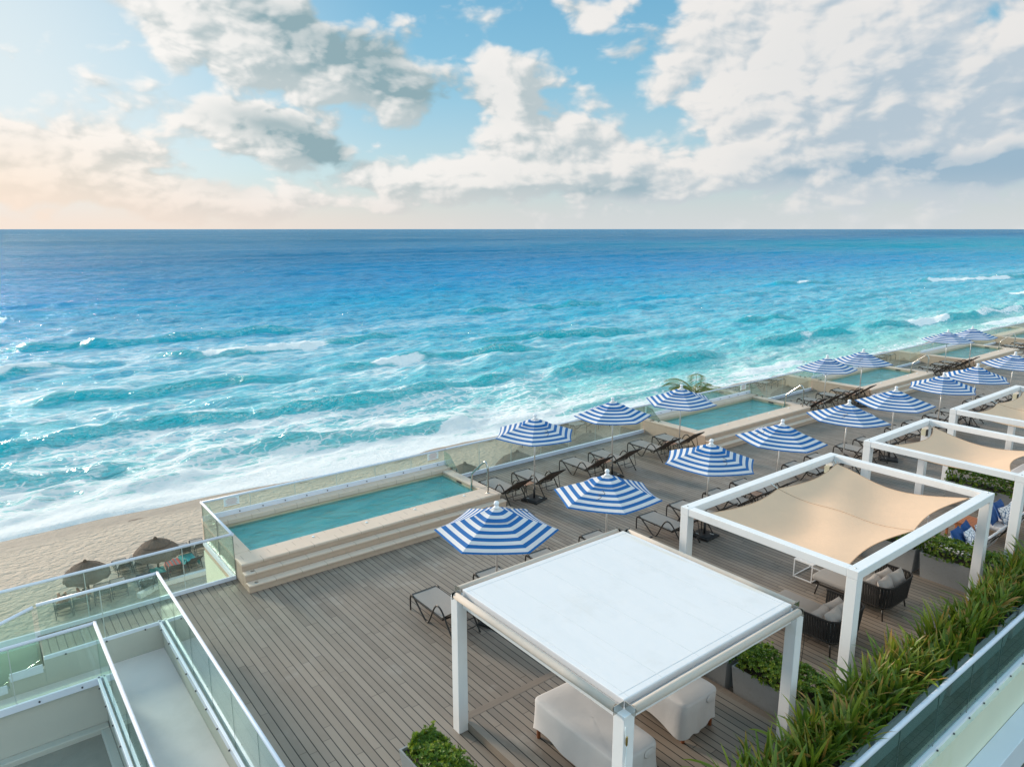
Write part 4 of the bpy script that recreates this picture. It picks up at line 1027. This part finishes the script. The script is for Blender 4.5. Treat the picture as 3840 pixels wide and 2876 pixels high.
# ---------------------------------------------------------------- covered furniture under the roof
def covered(x, y, W, D, z, label, seed):
    rr_ = random.Random(seed)
    r = thing('covered_chaise', label, 'covered chaise', (x, y, z), 0, 'chaises under grey dust covers')
    per = []
    n = 22
    for (ax, ay, bx_, by_) in ((0, 0, W, 0), (W, 0, W, D), (W, D, 0, D), (0, D, 0, 0)):
        for i in range(n): per.append((ax + (bx_ - ax) * i / n, ay + (by_ - ay) * i / n))
    b = MB(); rows = []
    cx_, cy_ = W / 2, D / 2
    ph = [rr_.uniform(0, 6) for _ in range(6)]
    levels = [(.01, .705, 0), (.35, .705, 0), (.70, .703, 0), (.95, .697, 0), (.988, .68, 0), (1.0, .65, 0), (1.0, .5, 1), (1.01, .33, 1), (1.03, .16, 2)]
    for li, (k_, zz, kind) in enumerate(levels):
        row = []
        for i, (px, py) in enumerate(per):
            s_ = i / len(per) * 2 * PI
            cx2, cy2 = px - cx_, py - cy_
            rc = 1.0
            # rounded corners
            q = (abs(cx2) / (W / 2)) ** 12 + (abs(cy2) / (D / 2)) ** 12
            rc = 1 / max(1, q) ** (1 / 12) if q > 0 else 1
            fold = 0
            if kind: fold = (.008 * math.sin(9 * s_ + ph[0]) + .008 * math.sin(17 * s_ + ph[1])) * (.6 if zz > .4 else 1 if kind == 1 else 1.6)
            kk = k_ * rc * (1 + fold)
            z2 = zz + .010 * math.sin(cx2 * 5 + ph[2]) * math.sin(cy2 * 4 + ph[3]) * k_
            if kind == 2: z2 += .05 * math.sin(3 * s_ + ph[4]) + .04 * math.sin(7 * s_ + ph[5]); z2 = max(.03, z2)
            row.append(len(b.v)); b.v.append((cx_ + cx2 * kk, cy_ + cy2 * kk, z2))
        rows.append(row)
    N = len(per)
    for a_, b_ in zip(rows[:-1], rows[1:]):
        for i in range(N): b.addf((a_[i], b_[i], b_[(i + 1) % N], a_[(i + 1) % N]), 0, True)
    b.build('cover', cover_m, r)
    for (lx, ly) in ((.08, .08), (W - .08, .08), (.08, D - .08), (W - .08, D - .08)): MB().tube([(lx, ly, 0), (lx, ly, .5)], [.03, .036], 8).build('leg', leg_wood, r)
    fl = MB().lathe([(.001, 0), (.09, .002), (.10, -.004)], 16); o = fl.build('vent_flap', cover_m, r); o.location = (W - .22, -.012, .60); o.rotation_euler = (PI / 2 - .1, 0, 0); o.scale = (1.1, .7, 1)
covered(6.40, 5.80, .84, 1.86, .14, 'long chaise under a pale grey dust cover, by the shelter\'s nearest post', 2)
covered(8.10, 6.02, .84, 1.70, .14, 'chaise under a grey dust cover beside the concrete planters, oval flap at its end', 5)

# ---------------------------------------------------------------- sofas beyond the nearest pergola
def sofa(x, y, W, label, z=0):
    r = thing('garden_sofa', label, 'sofa', (x, y, z), 0, 'white slung garden sofas')
    MB().box(0, W, .1, .85, .28, .42).build('seat_cushion', sofa_cloth, r, bevel=.05)
    def bk(u, v): return (u * W, .10 - .22 * v + .02 * math.sin(PI * v), .34 + .46 * v - .03 * math.sin(PI * u))
    b = MB().grid(bk, 12, 6); b.grid(lambda u, v: tuple(Vector(bk(1 - u, v)) + Vector((0, -.05, -.02))), 12, 6)
    b.tube([bk(i / 12, 1) for i in range(13)], .03, 8); b.build('back', sofa_cloth, r)
    for xx in (.1, W * .5, W - .1): MB().beam((xx, -.16, .72), (xx + .2, .3, .02), .02, .02).beam((xx + .2, -.16, .70), (xx, .3, .02), .02, .02).build('crossed_leg', black_metal, r)
    for xx in (.05, W - .05): MB().beam((xx, .75, .26), (xx, .75, 0), .03, .03).build('leg', black_metal, r)
sofa(18.45, 5.72, 1.55, 'white slung garden sofa with blue and patterned pillows, beside the wooden table')
sofa(20.75, 5.76, 1.45, 'white slung garden sofa beyond the wooden table, behind the pergola post')
m, t, out = newmat('pillow_pattern'); P = t.coord()
vo = t.n.new('ShaderNodeTexVoronoi'); vo.feature = 'DISTANCE_TO_EDGE'; t.l.new(P, vo.inputs['Vector']); vo.inputs['Scale'].default_value = 11
c = t.mix(t.step(vo.outputs['Distance'], .07, .04), (.70, .74, .80, 1), (.03, .10, .22, 1)); bsdf(t, out, c, .9)
pat = m
PB = 'pillows on the garden sofas'
for (x, y, mat, lb) in ((18.75, 6.20, pillow_blue, 'deep blue pillow at the near end of the nearer sofa'), (19.35, 6.22, pillow_blue, 'deep blue pillow in the middle of the nearer sofa, by the wooden table'), (21.0, 6.24, pillow_blue, 'deep blue pillow on the farther sofa, beside the pergola post'), (21.65, 6.26, pillow_blue, 'deep blue pillow at the far end of the farther sofa'),
    (18.95, 5.98, pat, 'white and blue patterned pillow at the near end of the nearer sofa'), (19.6, 5.98, pat, 'white and blue patterned pillow by the far arm of the nearer sofa'), (21.3, 6.0, pat, 'white and blue patterned pillow on the farther sofa'), (21.85, 6.0, pat, 'white and blue patterned pillow at the end of the farther sofa')):
    pillow('pillow', .52, .46, .17, mat, lb, (x, y, .62), (math.radians(62), 0, random.uniform(-.15, .15)), PB)
r = thing('wooden_table', 'square reddish teak slatted table between the white sofas', 'table', (20.28, 6.35, 0))
tk = simple('teak', (.40, .14, .055), .5, 0, .25, 9)
b = MB()
for i in range(8): b.box(.0, .72, i * .09, i * .09 + .084, .40, .43)
b.build('table_top', tk, r); MB().box(.02, .70, .02, .05, .33, .398).box(.02, .70, .66, .69, .33, .398).box(.02, .05, .05, .66, .33, .398).box(.67, .70, .05, .66, .33, .398).build('apron', tk, r)
for (xx, yy) in ((.02, .02), (.65, .02), (.02, .64), (.65, .64)): MB().box(xx, xx + .05, yy, yy + .05, 0, .32).build('leg', tk, r)
r = thing('cushioned_bench', 'long bench with a fat white cushion, seen through the middle pergola', 'bench', (25.2, 6.6, 0))
MB().box(0, 1.9, 0, .8, .3, .52).build('seat_cushion', sofa_cloth, r, bevel=.09); MB().box(.05, 1.85, .05, .75, .24, .298).build('frame', black_metal, r)
for (xx, yy) in ((.1, .1), (1.75, .1), (.1, .65), (1.75, .65)): MB().box(xx, xx + .05, yy, yy + .05, 0, .24).build('leg', black_metal, r)
# ---------------------------------------------------------------- leaf materials
def leaf_mat(name, dark, mid, lite, tipcol=None, trans=.25):
    m, t, out = newmat(name)
    v = t.attr('tint').outputs['Fac']
    c = t.ramp(v, [(0, dark), (.5, mid), (1, lite)])
    if tipcol:
        tp = t.attr('tip').outputs['Fac']
        c = t.mix(tp, c, c4(tipcol))
    b = bsdf(t, None, c, .42, 0, .4)
    tr = t.n.new('ShaderNodeBsdfTranslucent'); t.l.new(t.mix(.4, c, (.25, .32, .02, 1)), tr.inputs[0])
    mx = t.n.new('ShaderNodeMixShader'); mx.inputs[0].default_value = trans
    t.l.new(b.outputs[0], mx.inputs[1]); t.l.new(tr.outputs[0], mx.inputs[2]); t.l.new(mx.outputs[0], out.inputs[0])
    return m
hedge_m = leaf_mat('hedge_leaf', (.035, .085, .012), (.12, .22, .022), (.42, .44, .03))
strap_m = leaf_mat('strap_leaf', (.035, .085, .010), (.125, .20, .018), (.36, .38, .035), (.42, .19, .05), .25)
frond_m = leaf_mat('palm_leaf', (.02, .05, .01), (.05, .10, .015), (.14, .18, .03), (.35, .27, .12))
def hedge(label, x0, x1, y0, y1, z0, z1, n=2600, size=.052, seed=1):
    """a clipped bush: tufts of pointed leaves over a lumpy volume"""
    R = np.random.default_rng(seed)
    V = []; Fc = []; T = []
    lx, ly, lz = x1 - x0, y1 - y0, z1 - z0
    lum = [(R.uniform(0, 1), R.uniform(0, 1), R.uniform(.08, .2)) for _ in range(14)]
    nt = n // 7
    for i in range(nt):
        # mostly on the outer shell
        u, v = R.random(2); q = R.random()
        bump_ = sum(.05 * math.exp(-((u - a) ** 2 * lx * lx + (v - b) ** 2 * ly * ly) / (c * c)) for a, b, c in lum)
        if q < .56: p = np.array([x0 + u * lx, y0 + v * ly, z1 - .03 + bump_ - R.random() ** 2 * .10]); nrm = np.array([0, 0, 1.])
        elif q < .88:
            sdd = R.integers(4); ww = R.random()
            hgt = z0 + ww * (lz + bump_)
            bulge = .06 * math.sin(PI * min(1, ww * 1.05)) + .03 * math.sin(u * 17 + ww * 5)
            if sdd == 0: p = np.array([x0 - bulge, y0 + v * ly, hgt]); nrm = np.array([-1, 0, .3])
            elif sdd == 1: p = np.array([x1 + bulge, y0 + v * ly, hgt]); nrm = np.array([1, 0, .3])
            elif sdd == 2: p = np.array([x0 + u * lx, y0 - bulge, hgt]); nrm = np.array([0, -1, .3])
            else: p = np.array([x0 + u * lx, y1 + bulge, hgt]); nrm = np.array([0, 1, .3])
        else: p = np.array([x0 + u * lx, y0 + v * ly, z0 + R.random() * lz]); nrm = R.normal(0, 1, 3)
        nrm = nrm + R.normal(0, .35, 3); nrm /= np.linalg.norm(nrm)
        a1 = np.cross(nrm, [.3, .5, .8]); a1 /= np.linalg.norm(a1); a2 = np.cross(nrm, a1)
        tint0 = R.beta(2, 2.4)
        for k in range(7):
            an = k * .9 + R.uniform(-.2, .2); rad = a1 * math.cos(an) + a2 * math.sin(an)
            dirv = rad * .85 + nrm * R.uniform(.25, .8); dirv /= np.linalg.norm(dirv)
            sd_ = np.cross(dirv, nrm); sd_ /= (np.linalg.norm(sd_) + 1e-6)
            L = size * R.uniform(.75, 1.25); w_ = L * .22
            up = np.cross(sd_, dirv) * L * .08
            b = len(V)
            V += [p, p + dirv * L * .55 + sd_ * w_ + up, p + dirv * L, p + dirv * L * .55 - sd_ * w_ + up]
            Fc.append((b, b + 1, b + 2, b + 3))
            tt = min(1, max(0, tint0 * .8 + R.uniform(-.08, .2)))
            T += [tt * .7, tt, min(1, tt * 1.15), tt]
    o = npmesh('hedge_plant', np.array(V), np.array(Fc), hedge_m, {'tint': np.array(T)}, smooth=False)
    o['label'] = label; o['category'] = 'hedge plant'; o['group'] = 'low hedge plants in the concrete planters'
    return o
def planter(x0, x1, y0, y1, h, label, group, z=0, taper=.05):
    p = thing('concrete_planter', label, 'planter', (x0, y0, z), 0, group)
    L, D = x1 - x0, y1 - y0; tt = taper; w_ = .03
    b = MB()
    o_ = [(tt, tt), (L - tt, tt), (L - tt, D - tt), (tt, D - tt)]; O = [(0, 0), (L, 0), (L, D), (0, D)]; I = [(w_, w_), (L - w_, w_), (L - w_, D - w_), (w_, D - w_)]
    n = 0; b.v += [(*q, 0) for q in o_] + [(*q, h) for q in O] + [(*q, h) for q in I] + [(*q, h - .09) for q in I]
    b.addf((3, 2, 1, 0))
    for i in range(4):
        j = (i + 1) % 4; b.addf((i, j, 4 + j, 4 + i)); b.addf((4 + i, 4 + j, 8 + j, 8 + i)); b.addf((8 + i, 8 + j, 12 + j, 12 + i))
    b.build('planter_box', plant_conc, p)
    MB().box(w_ + .002, L - w_ - .002, w_ + .002, D - w_ - .002, h - .13, h - .05).build('soil', soil, p)
    return p
GP = 'grey concrete planters among the pergolas'
planter(4.42, 5.02, 6.3, 8.36, .46, 'grey concrete planter with a lush bush at the bottom edge, left of the shelter', GP)
hedge('lush dark green bush in the planter at the bottom edge, left of the shelter', 4.54, 4.94, 6.3, 8.16, .40, .68, 13000, .050, 3)
planter(9.9, 10.45, 6.55, 8.1, .6, 'grey concrete planter nearly hidden beneath the shelter\'s right edge', GP)
hedge('low hedge plant showing beneath the shelter\'s right edge, far planter', 9.93, 10.42, 6.6, 8.0, .52, .82, 6000, .045, 4)
planter(9.9, 10.45, 4.78, 6.45, .6, 'grey concrete planter in front of the shelter\'s right post', GP)
hedge('bright hedge plant behind the shelter\'s right post', 9.95, 10.45, 4.82, 6.3, .52, .90, 13000, .046, 5)
planter(17.15, 17.70, 6.52, 8.2, .62, 'grey concrete planter under the beige sail\'s far right edge', GP)
hedge('low hedge plant just past the beige sail\'s right edge', 17.2, 17.68, 6.6, 8.1, .55, .84, 6000, .046, 6)
planter(17.15, 17.70, 4.80, 6.42, .62, 'grey concrete planter between the nearest sail pergola and the sofas', GP)
hedge('bright hedge plant between the nearest sail pergola and the blue pillows', 17.2, 17.72, 4.9, 6.36, .55, .95, 11500, .047, 7)
planter(22.95, 23.5, 6.3, 8.15, .62, 'grey concrete planter beyond the sofas, behind the narrow pergola\'s beam', GP)
hedge('long yellow-green hedge plant between the middle and farthest pergolas', 22.98, 23.5, 6.3, 8.1, .56, 1.02, 11500, .050, 8)
planter(22.95, 23.5, 4.8, 6.2, .62, 'grey concrete planter at the end of the farther sofa', GP)
MB_box = MB

# ---------------------------------------------------------------- long-leaved plants along the parapet
def strap_plant(x, y, z, label, n, L0, seed, grp='long-leaved plants along the landward parapet'):
    R = np.random.default_rng(seed); V = []; Fc = []; T = []; TP = []
    for i in range(n):
        an = R.uniform(0, 2 * PI); lean = R.uniform(.12, 1.0) ** .8; L = L0 * R.uniform(.6, 1.12); w_ = R.uniform(.018, .038)
        bx = x + R.normal(0, .10); by = y + R.normal(0, .07)
        d = np.array([math.cos(an), math.sin(an), 0]); d[0] -= .15; s_ = np.array([-math.sin(an), math.cos(an), 0])
        p = np.array([bx, by, z]); ang = PI / 2 - lean * .38; k = 8; tint = R.beta(1.8, 2.6); brown = R.random() < .30; bn = R.uniform(.75, .97) if brown else 1.2
        if R.random() < .025: bn = .1
        tw = R.normal(0, .35)
        droop = R.uniform(.02, .12) * (lean + .3)
        for j in range(k + 1):
            f = j / k
            ww = w_ * (math.sin(PI * min(1, .18 + f * .82)) ** .7 if f > 0 else .55)
            if j == k: ww = .001
            sd_ = s_ * math.cos(tw * f) + np.array([0, 0, 1]) * math.sin(tw * f)
            fold = np.array([0, 0, ww * .35])
            V += [p - sd_ * ww + fold, p, p + sd_ * ww + fold]
            tf = min(1, max(0, tint + .25 * (f - .5))); T += [tf * 1.1, tf * .8, tf * 1.1]
            tb = 1.0 if f > bn else (.35 if f > bn - .18 else 0); TP += [tb, tb * .7, tb]
            p = p + (d * math.cos(ang) + np.array([0, 0, math.sin(ang)])) * (L / k)
            ang -= droop * (1 + f)
        b = len(V) - 3 * (k + 1)
        for j in range(k):
            q = b + 3 * j; Fc += [(q, q + 1, q + 4, q + 3), (q + 1, q + 2, q + 5, q + 4)]
    o = npmesh('strap_leaf_plant', np.array(V), np.array(Fc), strap_m, {'tint': np.clip(np.array(T), 0, 1), 'tip': np.array(TP)}, smooth=True)
    o['label'] = label; o['category'] = 'plant'; o['group'] = grp
    return o
GQ = 'tapered concrete planters along the landward parapet'
x = 6.98; k = 0; pn = 0
nth = ['first', 'second', 'third', 'fourth', 'fifth', 'sixth', 'seventh', 'eighth', 'ninth', 'tenth', 'eleventh', 'twelfth']
while x < 32:
    if x + 2.8 > 7:
        planter(x, x + 2.76, 3.98, 4.62, .72, 'tapered concrete planter under the long leaves, %s along the parapet from the bottom edge' % nth[k], GQ, taper=.09)
        xx = x + .18; j = 0
        step = .36 if x < 21 else .55
        while xx < x + 2.7:
            far = x > 21
            for yy in ((4.16, 4.46) if not far else (4.3,)):
                R_ = random.Random(pn)
                lb = 'long-leaved green plant with browned tips, %s clump %s in the %s parapet planter from the bottom edge' % (nth[min(j, 11)], 'on the glass side' if yy < 4.3 else 'on the deck side', nth[k])
                lb = lb.replace('long-leaved green plant with browned tips', 'strap-leaved plant').replace(' from the bottom edge', '')
                strap_plant(xx + R_.uniform(-.06, .06), yy, .66, lb, 38 if not far else 30, R_.uniform(.56, .90), 100 + pn); pn += 1
            xx += step; j += 1
        k += 1
    x += 2.93
# ---------------------------------------------------------------- coconut palm behind the railing
def palm(x, y, zc, label):
    p = thing('palm_tree', label, 'palm tree', (x, y, BEACH), 0)
    H = zc - BEACH
    MB().tube(smoothpath([(.9, 0, -.2), (.6, .1, H * .3), (.2, .05, H * .7), (0, 0, H)], 6), [.17 - .004 * i for i in range(19)], 10).build('trunk', trunk_m, p)
    R = np.random.default_rng(9); V = []; Fc = []; T = []; TP = []
    for i in range(17):
        an = i * 2.4 + R.uniform(-.3, .3); el = R.uniform(-.2, 1.25) if i > 4 else R.uniform(.9, 1.4); L = R.uniform(1.5, 2.1)
        pt = np.array([0, 0, H]); ang = el; k = 22; d = np.array([math.cos(an), math.sin(an), 0]); sd_ = np.array([-math.sin(an), math.cos(an), 0])
        tint = R.uniform(.15, .85)
        for j in range(k):
            f = j / k; dv = d * math.cos(ang) + np.array([0, 0, math.sin(ang)]); nx_ = pt + dv * L / k
            ang -= .075 + .03 * f
            b = len(V); V += [pt + sd_ * .012, nx_ + sd_ * .010, nx_ - sd_ * .010, pt - sd_ * .012]; Fc.append((b, b + 1, b + 2, b + 3)); T += [.9] * 4; TP += [.3] * 4
            if j > 2:
                ll = .55 * math.sin(PI * (.12 + .85 * f)) + .05
                for sg in (-1, 1):
                    dl = dv * .75 + sd_ * sg * .85 + np.array([0, 0, -.25]); dl /= np.linalg.norm(dl)
                    e1 = pt + dl * ll * .5; e2 = pt + dl * ll + np.array([0, 0, -.10 * ll])
                    b = len(V); V += [pt, e1 + dv * .03, e2, e1 - dv * .03]; Fc.append((b, b + 1, b + 2, b + 3)); T += [tint, tint, min(1, tint + .2), tint]; TP += [0, 0, .3, 0]
            pt = nx_
    o = npmesh('crown', np.array(V), np.array(Fc), frond_m, {'tint': np.array(T), 'tip': np.array(TP)}, smooth=False); o.parent = p
palm(27.2, 20.7, .25, 'coconut palm with its fronds just above the railing, behind the second pool')
# low green-brown scrub seen through the far railing
# ---------------------------------------------------------------- thatched shades on the beach
m, t, out = newmat('thatch'); P = t.coord()
n = t.noise(t.mapv(P, (1, 1, 1)), 9, 7, .7); X, Y, Z = t.sep(P)
an = t.m('ARCTAN2', Y, X); fine = t.noise(t.comb(t.mul(an, 16), t.mul(Z, 3), 0), 2.5, 6, .7)
c = t.mix(fine, (.035, .028, .024, 1), (.30, .235, .19, 1)); c = t.mix(t.mul(n, .4), c, (.16, .12, .09, 1))
bsdf(t, out, c, .95, 0, .2, t.bump(fine, 1.0, .06)); thatch = m
def make_palapa():
    r = thing('palapa', 'x', 'palapa', (0, 0, 0), 0, 'thatched palapas in a row on the beach')
    b = MB(); R = random.Random(4)
    prof = [(.02, 2.22), (.12, 2.20), (.35, 2.12), (.65, 1.96), (.95, 1.74), (1.15, 1.55), (1.22, 1.42), (1.24, 1.25)]
    n = 44; base = 0
    for k_, (rad, z) in enumerate(prof):
        for j in range(n):
            a_ = 2 * PI * j / n; jit = R.uniform(-.03, .03) * (k_ / 7) ** 2
            lump = 1 + .02 * math.sin(6 * a_ + k_)
            zz = z + (R.uniform(-.10, .04) if k_ == 7 else R.uniform(-.012, .012))
            b.v.append((rad * lump * math.cos(a_) + jit, rad * lump * math.sin(a_), zz))
    for k_ in range(len(prof) - 1):
        for j in range(n):
            a_ = k_ * n + j; b_ = k_ * n + (j + 1) % n; b.addf((a_, b_, b_ + n, a_ + n), 0, False)
    b.build('thatch_roof', thatch, r)
    MB().lathe([(.09, 2.2), (.10, 2.28), (.05, 2.34)], 10).build('cap', thatch, r)
    MB().tube([(0, 0, -.3), (0, 0, 2.1)], [.07, .055], 10).build('post', trunk_m, r)
    w_ = MB()
    for k_ in range(6):
        a_ = k_ * PI / 3 + .2; w_.tube([(.1 * math.cos(a_), .1 * math.sin(a_), 2.05), (1.15 * math.cos(a_), 1.15 * math.sin(a_), 1.45)], .02, 5)
    w_.build('rafters', trunk_m, r)
    MB().tube([(.8 * math.cos(q * PI / 9), .8 * math.sin(q * PI / 9), 1.885) for q in range(19)], .012, 4).build('tie_rope', black_metal, r)
    return r
pp = make_palapa()
PL = [(3.52, 36.9, .80, 'thatched palapa over the sunbathers, nearest the picture\'s left edge'), (6.65, 37.3, .86, 'larger thatched palapa beside the towelled loungers, nearest the pool corner'),
      (20.9, 35.8, 1.05, 'palapa seen dimly through the railing behind the nearest pool\'s grab rail'), (24.3, 35.8, 1.05, 'palapa top seen through the railing glass right of the nearest grab rail'), (28.2, 35.4, 1.1, 'palapa top seen through the glass just left of the railing parasol pole'),
      (31.9, 35.7, 1.1, 'palapa top seen through the glass under the middle railing parasol'), (35.2, 35.8, 1.1, 'palapa top seen through the glass left of the second pool'), (40.9, 36.2, 1.1, 'palapa top seen behind the near end of the second pool'),
      (60.5, 35.6, 1.1, 'distant palapa seen through the glass before the third pool'), (64.5, 35.6, 1.1, 'distant palapa seen through the glass at the third pool\'s near corner'), (84, 35.6, 1.1, 'far palapa behind the glass before the fourth pool'), (89, 35.6, 1.1, 'far palapa behind the glass at the fourth pool\'s near corner')]
for i, (x, y, s_, lb) in enumerate(PL):
    o = pp if i == 0 else dup(pp, (x, y, BEACH), random.uniform(0, 6), lb)
    o.location = (x, y, BEACH + .02); o['label'] = lb; s_ *= 1.1 if x > 15 else 1; o.scale = (s_, s_, s_)
# beach loungers, copies of the deck's kind
GB = 'black loungers on the sand below'
BL2 = [(2.05, 36.9, 'with a sunbather on it, leftmost under the small palapa'), (2.85, 36.95, 'with a second sunbather on it, beside the first'), (3.75, 37.2, 'empty, in the shade right of the small palapa\'s post'), (4.45, 37.3, 'empty, farthest right under the small palapa'),
       (5.55, 37.0, 'under a dark towel with a white and red print'), (6.2, 37.3, 'with a small teal towel, beside the printed one'), (7.05, 37.8, 'with a red and grey striped towel'), (7.75, 38.0, 'with a teal towel, nearest the pool corner'),
       (4.9, 39.5, 'behind the larger palapa\'s left side'), (7.9, 39.6, 'in a dark cluster right of the larger palapa, left one'), (8.7, 39.7, 'in a dark cluster right of the larger palapa, right one'), (5.7, 39.4, 'behind the larger palapa')]
for x, y, lb in BL2: place_lounger(x, y, random.uniform(-.12, .12), 'black lounger on the sand ' + lb, GB, BEACH + .03)
def towel(x, y, mats, matf, label, L=1.5):
    def f(u, v):
        yy = .02 - v * L; z = .375
        if yy < -1.19: z = .362 + (-1.19 - yy) / .67 * .51 + .02
        s_ = abs(u * 2 - 1)
        zz = z + .012 * math.sin(u * 14 + v * 5) - (max(0, s_ - .86) * 1.6)
        return (u * .74 - .03, yy, zz)
    o = MB().grid(f, 16, 20, matf=matf).build('towel', mats); o.location = (x, y, BEACH + .03)
    tag(o, label, 'towel', 'towels on the beach loungers')
tw_dark = simple('towel_dark', (.06, .055, .075), .95); tw_white = simple('towel_white', (.7, .7, .72), .95); tw_red = simple('towel_red', (.5, .05, .04), .95)
def prt(i, j):
    cx, cy = (i - 7.5) / 8, (j - 13) / 4.5
    if abs(cx) < .2 and abs(cy) < .3: return 2
    q = max(abs(cx), abs(cy))
    if .75 < q < .95 and (i + j) % 3: return 1
    if .3 < abs(cx) < .7 and abs(cy) < .6 and (j % 2 or i % 3 == 0): return 1
    return 0
towel(5.55, 37.0, [tw_dark, tw_white, tw_red], prt, 'dark towel with a white and red print, on a beach lounger')
towel(6.2, 37.3, [towel_teal], None, 'small teal towel beside the dark printed one', .8)
towel(7.05, 37.8, [tw_red, simple('towel_grey', (.16, .17, .22), .95)], lambda i, j: (i // 2) % 2, 'red and grey striped towel on a beach lounger')
towel(7.75, 38.0, [towel_teal], None, 'teal towel on the beach lounger nearest the pool corner')
# sunbathers with their knees up
def person(x, y, label, hatc=None, sd=0):
    """lies on the lounger, head towards the terrace (-y), knees bent"""
    zs = BEACH + .41
    J = {'pel': (.34, -1.02, .11), 'belly': (.34, -1.18, .16), 'chest': (.34, -1.42, .37), 'neck': (.34, -1.58, .55), 'head': (.34, -1.66, .66), 'crown': (.34, -1.72, .76),
         'lh': (.24, -.98, .10), 'lk': (.22 - .05 * sd, -.62, .44), 'la': (.23, -.36, .07), 'lt': (.22, -.22, .05), 'rh': (.44, -.98, .10), 'rk': (.48, -.66, .42), 'ra': (.46, -.38, .07), 'rt': (.47, -.24, .05),
         'ls': (.18, -1.45, .41), 'le': (.06, -1.20, .24), 'lw': (.16, -.98, .22), 'lf': (.22, -.93, .22), 'rs': (.50, -1.45, .41), 're': (.62, -1.20, .24), 'rw': (.52, -.98, .22), 'rf': (.46, -.93, .22)}
    Rd = {'pel': .13, 'belly': .12, 'chest': .135, 'neck': .055, 'head': .095, 'crown': .075, 'lh': .095, 'lk': .06, 'la': .042, 'lt': .032, 'rh': .095, 'rk': .06, 'ra': .042, 'rt': .032, 'ls': .06, 'le': .043, 'lw': .03, 'lf': .03, 'rs': .06, 're': .043, 'rw': .03, 'rf': .03}
    E_ = ['pel belly', 'belly chest', 'chest neck', 'neck head', 'head crown', 'pel lh', 'lh lk', 'lk la', 'la lt', 'pel rh', 'rh rk', 'rk ra', 'ra rt', 'chest ls', 'ls le', 'le lw', 'lw lf', 'chest rs', 'rs re', 're rw', 'rw rf']
    K = list(J); me = bpy.data.meshes.new('person'); me.from_pydata([J[k] for k in K], [(K.index(a.split()[0]), K.index(a.split()[1])) for a in E_], [])
    me.materials.append(skin_m); o = bpy.data.objects.new('person', me); C.objects.link(o)
    sk = o.modifiers.new('skin', 'SKIN'); sk.use_smooth_shade = True
    for i, k in enumerate(K):
        me.skin_vertices[0].data[i].radius = (Rd[k], Rd[k]); me.skin_vertices[0].data[i].use_root = (k == 'pel')
    s2 = o.modifiers.new('sub', 'SUBSURF'); s2.levels = 1; s2.render_levels = 2
    o.location = (x, y, zs); tag(o, label, 'person', 'sunbathers under the small palapa')
    h = MB().lathe([(.02, .12), (.08, .10), (.105, .03), (.10, -.04), (.06, -.08)], 12, c=(.34, -1.72, .70)).build('hair', hair_m, o)
    MB().lathe([(.13, -.07), (.145, 0), (.13, .07)], 14, c=(.34, -1.03, .11)).build('swimwear', swim_m, o)
person(2.05, 36.9, 'sunbather lying on a black lounger with both knees raised, at the picture\'s left')
person(2.85, 36.95, 'sunbather lying on the next lounger, knees raised apart', sd=1)
ld = thing('garden_kerb', 'low white kerb on the sand under the terrace, seen through the corner railings', 'kerb', (0, 0, BEACH))
MB().beam((5.3, 35.1, .15), (6.4, 35.7, .15), .25, .35).beam((6.4, 35.7, .15), (12, 35.7, .15), .25, .352).build('kerb', white_paint, ld)
